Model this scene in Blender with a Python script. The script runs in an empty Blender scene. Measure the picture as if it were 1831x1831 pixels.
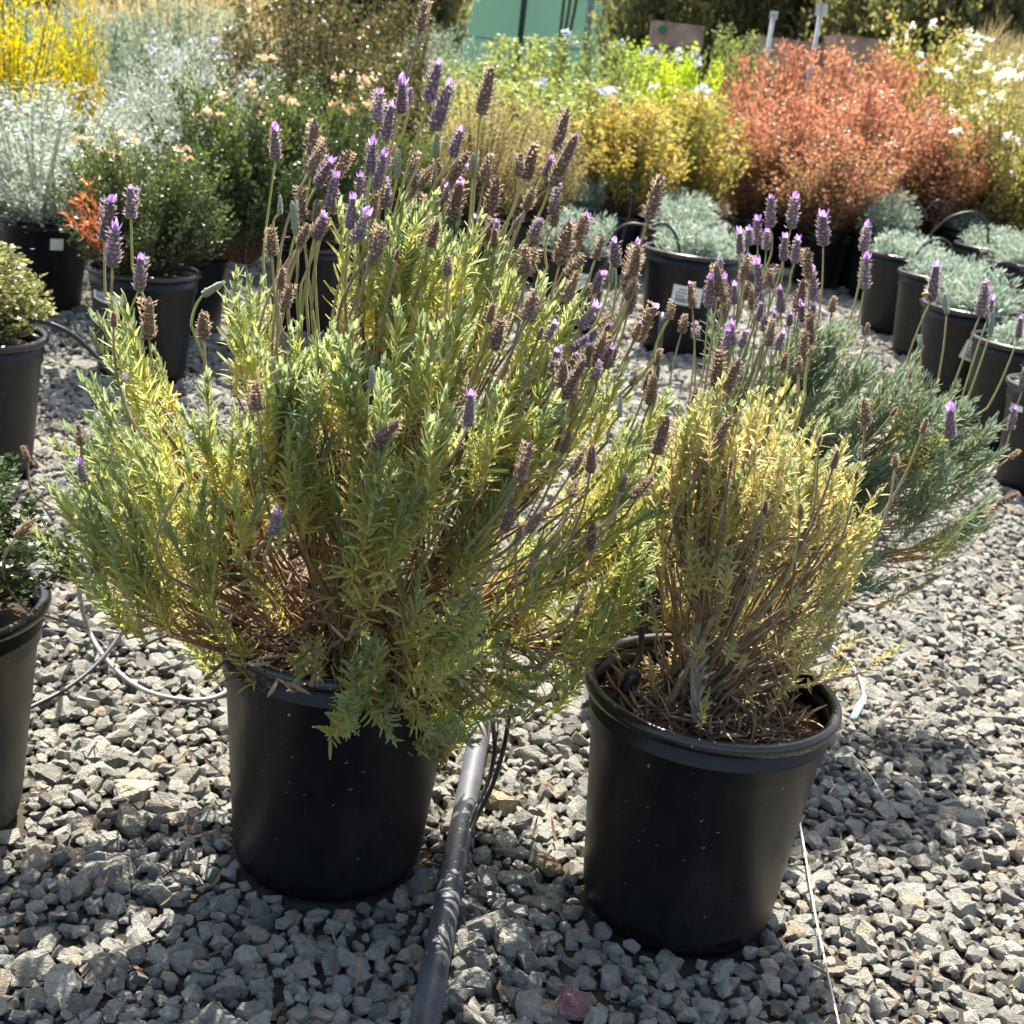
import bpy, bmesh, math, random
import numpy as np
from mathutils import Vector, Matrix, Quaternion
rng = np.random.default_rng(7)
random.seed(7)
R = math.radians
S = bpy.context.scene
COL = S.collection

# ------------------------------------------------------------------ camera
PITCH, ROLL, FPX, CAMH = R(18.35), R(6.8), 2400.0, 0.957
_R = np.array([1, 0, 0.]); FW = np.array([0, math.cos(PITCH), -math.sin(PITCH)]); _U = np.array([0, math.sin(PITCH), math.cos(PITCH)])
RT = math.cos(ROLL) * _R + math.sin(ROLL) * _U
UP = -math.sin(ROLL) * _R + math.cos(ROLL) * _U
CAM = np.array([0, 0, CAMH])
cd = bpy.data.cameras.new('camera')
cd.sensor_width = 36; cd.lens = 36 * FPX / 1831
cd.clip_start = 0.05; cd.clip_end = 500
cd.dof.use_dof = True; cd.dof.focus_distance = 1.42; cd.dof.aperture_fstop = 13.0
cam = bpy.data.objects.new('camera', cd); COL.objects.link(cam)
cam.matrix_world = Matrix(((RT[0], UP[0], -FW[0], 0), (RT[1], UP[1], -FW[1], 0), (RT[2], UP[2], -FW[2], CAMH), (0, 0, 0, 1)))
S.camera = cam

# ------------------------------------------------------------------ daylight
SUN_EL, SUN_AZ = R(60), R(-2)            # azimuth from +Y, negative = towards -X (left)
sdir = Vector((math.sin(SUN_AZ) * math.cos(SUN_EL), math.cos(SUN_AZ) * math.cos(SUN_EL), math.sin(SUN_EL)))
W = bpy.data.worlds.new("World"); S.world = W; W.use_nodes = True
nt = W.node_tree
sky = nt.nodes.new('ShaderNodeTexSky'); sky.sky_type = 'NISHITA'; sky.sun_disc = False
sky.sun_elevation = SUN_EL; sky.sun_rotation = SUN_AZ
sky.air_density = 1.0; sky.dust_density = 3.0; sky.ozone_density = 1.0
bg = nt.nodes['Background']; bg.inputs[1].default_value = 0.105
nt.links.new(sky.outputs[0], bg.inputs[0])
sl = bpy.data.lights.new('sun', 'SUN'); sl.energy = 5.0; sl.angle = R(0.53); sl.color = (1.0, 0.965, 0.91)
so = bpy.data.objects.new('sun', sl); COL.objects.link(so)
so.rotation_mode = 'QUATERNION'; so.rotation_quaternion = sdir.to_track_quat('Z', 'Y'); so.location = (0, 0, 20)
S.view_settings.view_transform = 'Standard'; S.view_settings.look = 'None'
S.view_settings.exposure = 1.74; S.view_settings.gamma = 1.0; S.view_settings.use_white_balance = True; S.view_settings.white_balance_temperature = 7300; S.view_settings.white_balance_tint = 6; S.view_settings.use_curve_mapping = False
S.cycles.max_bounces = 8; S.cycles.transparent_max_bounces = 8; S.cycles.transmission_bounces = 6
S.cycles.diffuse_bounces = 4; S.cycles.glossy_bounces = 3

# ------------------------------------------------------------------ helpers
def ray(px, py):
    return FW + (px - 915.5) / FPX * RT - (py - 915.5) / FPX * UP
def at_y(px, py, Y):
    d = ray(px, py); return CAM + d * (Y / d[1])
def at_z(px, py, z=0.0):
    d = ray(px, py); return CAM + d * ((z - CAMH) / d[2])
def to_px(P):
    d = np.asarray(P, float) - CAM; z = d @ FW
    return np.stack([915.5 + FPX * (d @ RT) / z, 915.5 - FPX * (d @ UP) / z], -1)
def nrm(v):
    v = np.asarray(v, float); return v / np.maximum(np.linalg.norm(v, axis=-1, keepdims=True), 1e-9)

class MB:
    """collects triangles / quads and a per-vertex tint"""
    def __init__(s): s.v = []; s.f = []; s.t = []; s.n = 0
    def add(s, v, f, t=0.0):
        v = np.asarray(v, float); s.v.append(v)
        s.f += [[i + s.n for i in q] for q in (f.tolist() if hasattr(f, 'tolist') else f)]
        s.t.append(np.full(len(v), t) if np.isscalar(t) else np.asarray(t, float)); s.n += len(v)
    def tube(s, pts, rad, sides=6, t=0.0, cap=True):
        pts = np.asarray(pts, float); n = len(pts)
        rad = np.full(n, rad) if np.isscalar(rad) else np.asarray(rad)
        T = nrm(np.gradient(pts, axis=0)); ref = np.array([0, 0, 1.]) if abs(T[0][2]) < .9 else np.array([1., 0, 0])
        x = nrm(np.cross(ref, T[0])); vs = []
        a = np.linspace(0, 2 * np.pi, sides, endpoint=False)
        for i in range(n):
            x = nrm(x - T[i] * (x @ T[i])); y = np.cross(T[i], x)
            vs.append(pts[i] + rad[i] * (np.cos(a)[:, None] * x + np.sin(a)[:, None] * y))
        f = [[i * sides + j, i * sides + (j + 1) % sides, (i + 1) * sides + (j + 1) % sides, (i + 1) * sides + j] for i in range(n - 1) for j in range(sides)]
        if cap: f += [list(range(sides))[::-1], [(n - 1) * sides + j for j in range(sides)]]
        tt = t if np.isscalar(t) else np.repeat(np.asarray(t), sides)
        s.add(np.concatenate(vs), f, tt)
    def lathe(s, prof, sides=48, t=0.0, org=(0, 0, 0)):
        a = np.linspace(0, 2 * np.pi, sides, endpoint=False); n = len(prof)
        v = np.concatenate([np.stack([r * np.cos(a), r * np.sin(a), 0 * a + z], -1) for r, z in prof]) + np.asarray(org)
        f = [[i * sides + j, i * sides + (j + 1) % sides, (i + 1) * sides + (j + 1) % sides, (i + 1) * sides + j] for i in range(n - 1) for j in range(sides)]
        s.add(v, f, t)
    def box(s, c, d, t=0.0, M=None):
        x, y, z = np.asarray(d) / 2
        v = np.array([(a, b, e) for a in (-x, x) for b in (-y, y) for e in (-z, z)])
        if M is not None: v = v @ np.asarray(M).T
        s.add(v + np.asarray(c), [[0, 1, 3, 2], [4, 6, 7, 5], [0, 4, 5, 1], [2, 3, 7, 6], [0, 2, 6, 4], [1, 5, 7, 3]], t)
    def leaves(s, tv, tf, pos, d, n, L, Wd, tint, tg=0.0):
        """many copies of one leaf template: y along the leaf, z its normal"""
        pos = np.asarray(pos, float); N = len(pos)
        if N == 0: return
        y = nrm(d); x = nrm(np.cross(y, n)); z = np.cross(x, y)
        L = np.broadcast_to(L, N)[:, None, None]; Wd = np.broadcast_to(Wd, N)[:, None, None]
        v = pos[:, None] + x[:, None] * tv[None, :, 0:1] * Wd + y[:, None] * tv[None, :, 1:2] * L + z[:, None] * tv[None, :, 2:3] * L
        k = len(tv); f = (np.asarray(tf)[None] + (np.arange(N) * k)[:, None, None]).reshape(-1, len(tf[0]))
        s.add(v.reshape(-1, 3), f, np.clip((np.broadcast_to(tint, N)[:, None] + (tg * (.5 - tv[:, 1]))[None]).ravel(), 0, 1))
    def mesh(s, name, mat, smooth=False, off=(0, 0, 0)):
        m = bpy.data.meshes.new(name)
        v = (np.concatenate(s.v) - np.asarray(off)).astype(float)
        m.from_pydata(v.tolist(), [], s.f)
        a = m.attributes.new('tint', 'FLOAT', 'POINT'); a.data.foreach_set('value', np.concatenate(s.t).astype(np.float32))
        m.materials.append(mat)
        if smooth: m.polygons.foreach_set('use_smooth', np.ones(len(m.polygons), bool))
        return m
def obj(name, mesh, parent=None, loc=None, kind=None, label=None):
    o = bpy.data.objects.new(name, mesh); COL.objects.link(o)
    if parent is not None: o.parent = parent
    if loc is not None: o.location = [float(c) for c in loc]
    if kind: o['kind'] = kind
    if label: o['label'] = label
    return o
def tag(o, label, cat, group=None):
    o['label'] = label; o['category'] = cat
    if group: o['group'] = group
    return o
def thing(name, label, cat, loc=(0, 0, 0), group=None):
    o = bpy.data.objects.new(name, None); o.empty_display_size = .05; COL.objects.link(o)
    o.location = [float(c) for c in loc]; return tag(o, label, cat, group)
def orient(o, axis, spin=0.0, scale=1.0):
    o.rotation_mode = 'QUATERNION'
    o.rotation_quaternion = Vector([float(c) for c in axis]).to_track_quat('Z', 'Y') @ Quaternion((0, 0, 1), spin)
    o.scale = (scale,) * 3 if np.isscalar(scale) else [float(c) for c in scale]
def bez(p0, p1, p2, n=8):
    t = np.linspace(0, 1, n)[:, None]; return (1 - t) ** 2 * np.asarray(p0) + 2 * t * (1 - t) * np.asarray(p1) + t ** 2 * np.asarray(p2)
def spline(pts, n=40):
    pts = np.asarray(pts, float); P = np.concatenate([[2 * pts[0] - pts[1]], pts, [2 * pts[-1] - pts[-2]]]); out = []
    for u in np.linspace(0, len(pts) - 1 - 1e-6, n):
        i = int(u); t = u - i; a, b, c, d = P[i:i + 4]
        out.append(.5 * (2 * b + (c - a) * t + (2 * a - 5 * b + 4 * c - d) * t * t + (3 * b - a - 3 * c + d) * t ** 3))
    return np.array(out)

# ------------------------------------------------------------------ materials
def newmat(name):
    m = bpy.data.materials.new(name); m.use_nodes = True; t = m.node_tree
    return m, t, t.nodes, t.nodes['Principled BSDF'], t.nodes['Material Output']
def ramp_node(t, stops):
    r = t.nodes.new('ShaderNodeValToRGB'); e = r.color_ramp.elements
    while len(e) < len(stops): e.new(0.5)
    for i, (p, c) in enumerate(stops): e[i].position = p; e[i].color = (*c, 1)
    return r
def math_node(t, op, a, b):
    n = t.nodes.new('ShaderNodeMath'); n.operation = op
    for i, q in enumerate((a, b)):
        if hasattr(q, 'links'): t.links.new(q, n.inputs[i])
        else: n.inputs[i].default_value = q
    return n.outputs[0]
def noise(t, scale, detail=3, vec=None, rough=.6):
    n = t.nodes.new('ShaderNodeTexNoise'); n.inputs['Scale'].default_value = scale; n.inputs['Detail'].default_value = detail
    n.inputs['Roughness'].default_value = rough
    if vec is not None: t.links.new(vec, n.inputs['Vector'])
    return n
def objco(t): return t.nodes.new('ShaderNodeTexCoord').outputs['Object']
def bump(t, h, strength, dist, bsdf):
    b = t.nodes.new('ShaderNodeBump'); b.inputs['Strength'].default_value = strength; b.inputs['Distance'].default_value = dist
    t.links.new(h, b.inputs['Height']); t.links.new(b.outputs[0], bsdf.inputs['Normal']); return b
def leaf_mat(name, stops, trans=.4, rough=.5, spec=.4, var=.15, tgain=1.35, sheen=0.0, tsat=1.08):
    """a leaf: colour by the leaf's own tint, lets light through"""
    m, t, N, p, out = newmat(name)
    at = N.new('ShaderNodeAttribute'); at.attribute_name = 'tint'
    oi = N.new('ShaderNodeObjectInfo')
    f = math_node(t, 'ADD', at.outputs['Fac'], math_node(t, 'MULTIPLY', math_node(t, 'SUBTRACT', oi.outputs['Random'], .5), var))
    r = ramp_node(t, stops); t.links.new(f, r.inputs[0])
    p.inputs['Roughness'].default_value = rough; p.inputs['Specular IOR Level'].default_value = spec
    p.inputs['Sheen Weight'].default_value = sheen; p.inputs['Sheen Roughness'].default_value = .4
    t.links.new(r.outputs[0], p.inputs['Base Color'])
    tr = N.new('ShaderNodeBsdfTranslucent'); hs = N.new('ShaderNodeHueSaturation')
    hs.inputs['Saturation'].default_value = tsat; hs.inputs['Value'].default_value = tgain
    t.links.new(r.outputs[0], hs.inputs['Color']); t.links.new(hs.outputs[0], tr.inputs['Color'])
    mx = N.new('ShaderNodeMixShader'); mx.inputs[0].default_value = trans
    t.links.new(p.outputs[0], mx.inputs[1]); t.links.new(tr.outputs[0], mx.inputs[2]); t.links.new(mx.outputs[0], out.inputs['Surface'])
    return m
def plain(name, col, rough=.6, spec=.5, nscale=40, namt=.25, bstr=0.0, bdist=.002, metal=0.0):
    m, t, N, p, out = newmat(name)
    n = noise(t, nscale, 4, objco(t)); c = np.array(col)
    r = ramp_node(t, [(.3, tuple(c * (1 - namt))), (.7, tuple(np.minimum(c * (1 + namt), 1)))])
    t.links.new(n.outputs['Fac'], r.inputs[0]); t.links.new(r.outputs[0], p.inputs['Base Color'])
    p.inputs['Roughness'].default_value = rough; p.inputs['Specular IOR Level'].default_value = spec; p.inputs['Metallic'].default_value = metal
    if bstr: bump(t, n.outputs['Fac'], bstr, bdist, p)
    return m
def stone_mat():
    m, t, N, p, out = newmat('grey_crushed_stone')
    oi = N.new('ShaderNodeObjectInfo'); co = objco(t)
    r = ramp_node(t, [(0, (.22, .218, .208)), (.25, (.355, .352, .335)), (.5, (.46, .452, .42)), (.74, (.55, .54, .50)), (.88, (.39, .40, .385)), (.95, (.54, .46, .37)), (1, (.44, .35, .29))])
    t.links.new(oi.outputs['Random'], r.inputs[0])
    n1 = noise(t, 2.2, 7, co, .74); n2 = noise(t, 9, 4, co, .65)
    r1 = ramp_node(t, [(.32, (.52, .52, .53)), (.46, (.92, .92, .92)), (.56, (1.02, 1.02, 1.0)), (.7, (1.42, 1.40, 1.36))])
    t.links.new(n1.outputs['Fac'], r1.inputs[0])
    mx = N.new('ShaderNodeMix'); mx.data_type = 'RGBA'; mx.blend_type = 'MULTIPLY'; mx.inputs[0].default_value = 1
    t.links.new(r.outputs[0], mx.inputs[6]); t.links.new(r1.outputs[0], mx.inputs[7])
    t.links.new(mx.outputs[2], p.inputs['Base Color']); p.inputs['Roughness'].default_value = .78; p.inputs['Specular IOR Level'].default_value = .35
    h = math_node(t, 'ADD', n1.outputs['Fac'], math_node(t, 'MULTIPLY', n2.outputs['Fac'], .4))
    b = bump(t, h, .75, .16, p)
    bv = N.new('ShaderNodeBevel'); bv.samples = 3; bv.inputs['Radius'].default_value = .0016
    t.links.new(bv.outputs[0], b.inputs['Normal'])
    return m
def pot_mat(name='black_nursery_plastic', r0=.34, r1=.48, spec=.34):
    m, t, N, p, out = newmat(name)
    co = objco(t); n = noise(t, 14, 5, co); n2 = noise(t, 150, 2, co)
    r = ramp_node(t, [(.35, (.0035, .0042, .007)), (.7, (.009, .0092, .0115))]); t.links.new(n.outputs['Fac'], r.inputs[0])
    sp = ramp_node(t, [(.722, (0, 0, 0)), (.75, (.8, .8, .8))]); t.links.new(n2.outputs['Fac'], sp.inputs[0])
    mx = N.new('ShaderNodeMix'); mx.data_type = 'RGBA'; t.links.new(sp.outputs[0], mx.inputs[0])
    t.links.new(r.outputs[0], mx.inputs[6]); mx.inputs[7].default_value = (.3, .28, .25, 1)
    mp = N.new('ShaderNodeMapping'); mp.inputs['Scale'].default_value = (1, 1, .22); t.links.new(co, mp.inputs['Vector'])
    n3 = noise(t, 26, 6, mp.outputs[0], .7); dr = ramp_node(t, [(.48, (0, 0, 0)), (.8, (.4,) * 3)]); t.links.new(n3.outputs['Fac'], dr.inputs[0])
    mx2 = N.new('ShaderNodeMix'); mx2.data_type = 'RGBA'; t.links.new(dr.outputs[0], mx2.inputs[0]); t.links.new(mx.outputs[2], mx2.inputs[6]); mx2.inputs[7].default_value = (.040, .036, .030, 1)
    t.links.new(mx2.outputs[2], p.inputs['Base Color'])
    rr = ramp_node(t, [(.3, (r0,) * 3), (.75, (r1,) * 3)]); t.links.new(n.outputs['Fac'], rr.inputs[0]); t.links.new(rr.outputs[0], p.inputs['Roughness'])
    p.inputs['Specular IOR Level'].default_value = spec
    bump(t, n2.outputs['Fac'], .05, .001, p)
    return m
M = {}
M['stone'] = stone_mat(); M['pot'] = pot_mat(); M['rim'] = pot_mat('worn_shiny_pot_rim', .24, .34, .7)
M['dirt'] = plain('dark_soil_under_gravel', (.04, .035, .029), .95, .2, 60, .5, .6, .01)
M['soil'] = plain('potting_mix', (.045, .030, .020), .95, .2, 90, .6, .8, .006)
M['mulch'] = leaf_mat('dry_leaf_litter', [(0, (.10, .06, .035)), (.5, (.2, .13, .08)), (1, (.36, .27, .19))], .15, .7, .3)
M['bark'] = plain('woody_lavender_stem', (.24, .145, .075), .8, .3, 120, .4, .4, .002)
M['bark_grey'] = plain('grey_woody_stem', (.26, .19, .13), .85, .3, 120, .4, .4, .002)
M['twig'] = plain('brown_shrub_twig', (.10, .065, .04), .85, .3, 40, .4)
M['stalk'] = leaf_mat('flower_stalk', [(0, (.34, .38, .18)), (.5, (.36, .31, .2)), (1, (.22, .16, .14))], .3, .6, .3, .6, 1.3, .3)
LAV = [(0, (.255, .315, .17)), (.2, (.325, .37, .155)), (.45, (.43, .445, .145)), (.72, (.53, .48, .16)), (.9, (.46, .345, .15)), (1, (.31, .20, .12))]
M['lav'] = leaf_mat('lavender_leaf', LAV, .48, .55, .35, .16, 1.4, .35)
M['lav_yellow'] = leaf_mat('yellowed_lavender_leaf', [(0, (.30, .34, .18)), (.2, (.44, .44, .19)), (.5, (.58, .51, .22)), (.8, (.52, .42, .22)), (1, (.36, .27, .19))], .38, .6, .35, .25, 1.3, .35)
M['lav_grey'] = leaf_mat('grey_green_lavender_leaf', [(0, (.19, .245, .175)), (.35, (.26, .31, .18)), (.7, (.40, .40, .14)), (1, (.46, .39, .12))], .35, .55, .35, .2, 1.3, .35)
M['bract_dry'] = leaf_mat('dry_brown_bract', [(0, (.15, .105, .08)), (.5, (.29, .215, .16)), (1, (.50, .40, .30))], .35, .7, .25, .25, 1.3, .6)
M['bract_purple'] = leaf_mat('greyish_purple_bract', [(0, (.15, .115, .13)), (.5, (.29, .225, .26)), (1, (.45, .37, .44))], .35, .7, .25, .25, 1.3, .6)
M['bract_green'] = leaf_mat('silvery_green_bract', [(0, (.24, .28, .22)), (1, (.36, .40, .33))], .25, .7, .25, .2, 1.2, .4)
M['petal'] = leaf_mat('violet_petal', [(0, (.34, .20, .56)), (.5, (.48, .31, .70)), (1, (.64, .42, .74))], .5, .5, .3, .3, 1.35)
M['pipe'] = plain('scuffed_black_pipe', (.07, .075, .092), .42, .5, 35, .35)
M['tube'] = plain('black_drip_tube', (.018, .018, .022), .4, .5, 30, .3)
M['greytube'] = plain('faded_grey_tube', (.22, .22, .22), .45, .5, 30, .3)
M['pvc'] = plain('weathered_white_pvc', (.62, .62, .60), .5, .5, 12, .12)
M['string'] = plain('pale_string', (.6, .56, .48), .8, .3, 200, .2)
M['green_plastic'] = plain('faded_green_plastic', (.22, .42, .36), .5, .5, 60, .2)
M['dkgreen'] = plain('dark_green_plastic', (.02, .13, .08), .5, .5, 60, .2)
M['label'] = plain('white_sticker', (.72, .72, .72), .5, .4, 30, .05)
M['ink'] = plain('grey_print', (.24, .24, .26), .6, .3, 90, .3)
M['white'] = leaf_mat('white_petal', [(0, (.78, .77, .74)), (1, (.86, .86, .85))], .35, .6, .3)
M['blue'] = leaf_mat('pale_blue_petal', [(0, (.42, .48, .80)), (1, (.6, .64, .86))], .4, .6, .3)
M['cream'] = leaf_mat('cream_dry_blossom', [(0, (.50, .30, .16)), (.5, (.62, .46, .3)), (1, (.75, .70, .56))], .35, .7, .3)
M['wood'] = plain('weathered_board', (.36, .25, .19), .85, .3, 9, .35, .3, .01)
M['steel'] = plain('galvanised_post', (.38, .42, .45), .5, .5, 20, .15)
M['fabric'] = leaf_mat('green_windscreen', [(0, (.125, .245, .20)), (1, (.14, .265, .22))], .3, .8, .2, 0, 1.0)
M['darkmetal'] = plain('dark_fence_post', (.06, .075, .07), .6, .4, 20, .2)
M['signface'] = plain('pale_sign_face', (.6, .6, .58), .5, .4, 20, .08)
M['amber'] = plain('bee_body', (.45, .22, .05), .6, .4, 400, .4)
M['wing'] = leaf_mat('bee_wing', [(0, (.6, .5, .38)), (1, (.7, .6, .5))], .6, .3, .5)

# ------------------------------------------------------------------ ground and gravel
gz = thing
g = MB(); g.add([(-60, -4, 0), (60, -4, 0), (60, 90, 0), (-60, 90, 0)], [[0, 1, 2, 3]])
ground = obj('gravel_ground', g.mesh('gravel_ground', M['dirt'])); ground['kind'] = 'structure'; ground['label'] = 'nursery yard ground spread with grey crushed stone'

def stone_mesh(i, mat=None, flat=None):
    bm = bmesh.new(); r = np.random.default_rng(100 + i)
    ax = np.array([1.0, r.uniform(.60, .95), r.uniform(.50, .82)])
    p = nrm(r.normal(size=(16, 3))) * r.uniform(.80, 1.04, (16, 1)); p = np.sign(p) * np.abs(p) ** .82 * ax
    for q in p: bm.verts.new(q)
    res = bmesh.ops.convex_hull(bm, input=bm.verts)
    bmesh.ops.delete(bm, geom=[e for e in res['geom_interior'] if isinstance(e, bmesh.types.BMVert)], context='VERTS')
    m = bpy.data.meshes.new('stone'); bm.to_mesh(m); bm.free(); m.materials.append(mat or M['stone']); return m
NV = 18
stones = [stone_mesh(i) for i in range(NV)]
POT_BASES = []   # filled by hand-placed pots: (x, y, r)

# ------------------------------------------------------------------ pots
def pot_meshes(rt, rb, h):
    b = MB(); k = .012
    b.lathe([(.0, .004), (rb - .016, .003), (rb - .005, .006), (rb + .002, .018), (rb + .005, .032), (rt - .014, h - .060), (rt - .0105, h - .056), (rt - .0095, h - .038), (rt - .0078, h - .0365), (rt - .0078, h - .0355), (rt - .0092, h - .034), (rt - .008, h - .014), (rt - .012, h - .012), (rt - .014, h - .03), (rt - .024, h - .09)], 64)
    rim = MB(); rim.lathe([(rt - .010, h - .016), (rt - .001, h - .015), (rt + .001, h - .010), (rt + .0008, h - .0065), (rt - .0003, h - .0035), (rt - .0022, h - .0013), (rt - .0048, h - .0002), (rt - .0075, h - .0002), (rt - .0102, h - .0013), (rt - .012, h - .0035), (rt - .0127, h - .0065), (rt - .0118, h - .016), (rt - .010, h - .016)], 64)
    return b, rim
PR, PB, PH = .149, .112, .303
b, rm = pot_meshes(PR, PB, PH)
POT_BODY = b.mesh('nursery_pot', M['pot'], True); POT_RIM = rm.mesh('rim', M['rim'], True)
sm = MB(); sr = np.linspace(0, 1, 9)
sm.lathe([(max(1e-4, (PR - .016) * q), PH - .035 + .012 * (1 - q ** 2)) for q in sr[::-1]], 40)
SOIL = sm.mesh('soil', M['soil'], True)
sl_ = MB()
for a0 in (-2.05,):
    a = np.linspace(a0 - .16, a0 + .16, 6); v = []
    for z, rr in ((.006, PB - .0035), (.03, PB + .0065)):
        v += [(rr * math.cos(q), rr * math.sin(q), z) for q in a]
    sl_.add(v, [[i, i + 1, i + 7, i + 6] for i in range(5)])
SLOTM = sl_.mesh('drain_slot', plain('black_hole', (.004, .004, .004), .9, .1))
def label_sticker(parent, ang, z, w=.07, hh=.05, tilt=0.0, prints=True, sc=1.0):
    """a white paper sticker bent round the pot wall, with grey print"""
    def patch(u0, u1, v0, v1, off, mat, name, par):
        mb = MB(); us = np.linspace(u0, u1, 6); v = []
        for vv in (v0, v1):
            for u in us:
                uu = u * math.cos(tilt) - vv * math.sin(tilt); ww = u * math.sin(tilt) + vv * math.cos(tilt)
                zz = z + ww; rr = PB + .005 + (PR - .014 - PB - .005) * (zz - .032) / (PH - .092) + off
                a = ang + uu / rr; v.append((rr * math.cos(a), rr * math.sin(a), zz))
        mb.add(v, [[i, i + 1, i + 7, i + 6] for i in range(5)])
        return obj(name, mb.mesh(name, mat), par)
    o = patch(-w / 2, w / 2, -hh / 2, hh / 2, .0015, M['label'], 'label_sticker', parent)
    if prints:
        for j, (a, b_) in enumerate(((-.30, .30), (-.38, .40), (-.38, .1))):
            patch(a * w, b_ * w, hh * (.30 - .17 * j) - .0025, hh * (.30 - .17 * j) + .002, .0022, M['ink'], 'print_line', o)
        patch(-.38 * w, .05 * w, -.38 * hh, -.14 * hh, .0022, M['ink'], 'barcode', o)
    return o
def pot(label, x, y, s=1.0, sz=None, rot=0.0, group=None, z=0.0, slots=False, kind='nursery_pot'):
    o = obj(kind, POT_BODY, loc=(x, y, z)); o.scale = (s, s, sz or s); o.rotation_euler = (0, 0, rot)
    tag(o, label, 'plant pot', group)
    obj('rim', POT_RIM, o); obj('soil', SOIL, o)
    if slots: [setattr(obj('drain_slot', SLOTM, o), 'rotation_euler', (0, 0, q)) for q in (0, .95, 2.6, 4.2)]
    POT_BASES.append((x, y, (PB + .004) * s)); return o
PA = (-.179, 1.449); PBX = (.256, 1.428); PGX = (.285, 2.05)
potL = pot('black pot under the largest lavender, left of the grey pipe', *PA, sz=1.03, rot=.3)
potR = pot('black pot with bark mulch showing inside its wide rim, right of the grey pipe', *PBX, rot=0, slots=True)
potT = pot('black pot almost hidden behind the mulch filled pot, holding the grey green lavender', *PGX, .98)

def pot_px(xl, xr, yc, k=1.0):
    """position and size of a pot from its rim in the picture: rim height = k * rim diameter"""
    D = .3
    for _ in range(40):
        z = k * D; p = at_z((xl + xr) / 2, yc, z); depth = (p - CAM) @ FW; D = .5 * D + .5 * (xr - xl) * depth / FPX
    return p[0], p[1], D / (2 * PR), k * D / PH

# the remaining pots, each standing where its rim and base put it
YL1 = 1.42; X1 = at_y(98, 1060, YL1)[0] - .166
pot_l1 = pot('nearest black pot at the left edge, holding the dark small leaved shrub', X1, YL1, 1.02, 1.0)
YL2 = 2.72; X2 = at_y(80, 600, YL2)[0] - .150
pot_l2 = pot('black pot with a pale shiny rim at the left edge, before the silver shrub', X2, YL2, 1.0, 1.02)
grp = 'pots of small silvery lavender'
def pot_at(label, xl, xr, yc, group=None, rot=0.0):
    x, y, s, sz = pot_px(xl, xr, yc); return pot(label, x, y, s, sz, rot, group)
pot_l3 = pot_at('large black pot with a small white sticker, under the silver grey shrub', -10, 162, 381)
pot_l4 = pot_at('black pot with a wide grey sticker, holding the dark shrub with a rusty dead branch', 158, 358, 478)
pot_l5 = pot_at('shaded black pot under the dark green bush with cream blossoms', 262, 415, 442)
SMALL = {}
for nm, a, lb in (('C1', (950, 1098, 445), 'black pot with a white sticker, just right of the big lavender top'),
                  ('C2', (960, 1087, 362), 'black pot behind the brightest green silver lavender, beside the slanted white pipe'),
                  ('D1', (1150, 1335, 447), 'wide black pot with a white sticker, behind the purple flower spikes'),
                  ('D2', (1155, 1302, 412), 'black pot second in the middle row, partly hidden by the wide pot with a sticker'),
                  ('D3', (1160, 1290, 372), 'black pot farthest in the middle row, near the yellow leaved shrubs'),
                  ('R1', (1425, 1500, 365), 'farthest black pot of the right block, right under the red shrubs'),
                  ('R2', (1482, 1600, 398), 'black pot with a glimpse of white sticker, second along the right block edge'),
                  ('R3', (1525, 1650, 415), 'black pot third along the right block edge, with the tallest silver lavender'),
                  ('R4', (1548, 1692, 453), 'black pot fourth along the right block edge, dome of silver lavender'),
                  ('R5', (1607, 1760, 490), 'black pot fifth along the right block edge, with a long lit left side'),
                  ('R6', (1650, 1850, 548), 'black pot with a tilted white sticker in the right block'),
                  ('R7', (1740, 1940, 610), 'black pot at the right edge, in front of the one with a tilted sticker'),
                  ('R8', (1803, 2000, 690), 'black pot at the lower right edge, nearest of the right block'),
                  ('B1', (1668, 1790, 405), 'black pot second in depth in the right block, by the red shrub edge'),
                  ('B2', (1708, 1845, 440), 'black pot in the second line of the right block, under a black tube hoop'),
                  ('B3', (1758, 1900, 468), 'black pot in the second line of the right block, nearest the right edge')):
    SMALL[nm] = (pot_at(lb, *a, group=grp, rot=rng.uniform(0, 6)), a)
def face_angle(o, px, py):
    """the angle on a pot's wall, in its own frame, that faces picture point px"""
    x, y = o.location.x, o.location.y; d = ray(px, py); k = at_y(px, py, y)[0] - x
    r = .125 * o.scale.x; u = max(-.95, min(.95, k / r)); return -math.pi / 2 + math.asin(u) - o.rotation_euler.z
def sticker(o, px, py, w, h, tilt=0.0, prints=True):
    P = at_y(px, py, o.location.y - .11 * o.scale.x); label_sticker(o, face_angle(o, px, py), P[2] / o.scale.z, w, h, tilt, prints)
sticker(pot_l3, 120, 437, .04, .045, 0, False)
sticker(pot_l4, 218, 528, .11, .05, -.1)
sticker(SMALL['C1'][0], 1032, 500, .085, .055, -.08)
sticker(SMALL['D1'][0], 1220, 527, .085, .055, -.05)
sticker(SMALL['R6'][0], 1722, 628, .085, .052, -.25)
sticker(SMALL['R2'][0], 1478, 425, .07, .05, -.1)
sticker(SMALL['R8'][0], 1812, 720, .05, .07, .1)

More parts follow.
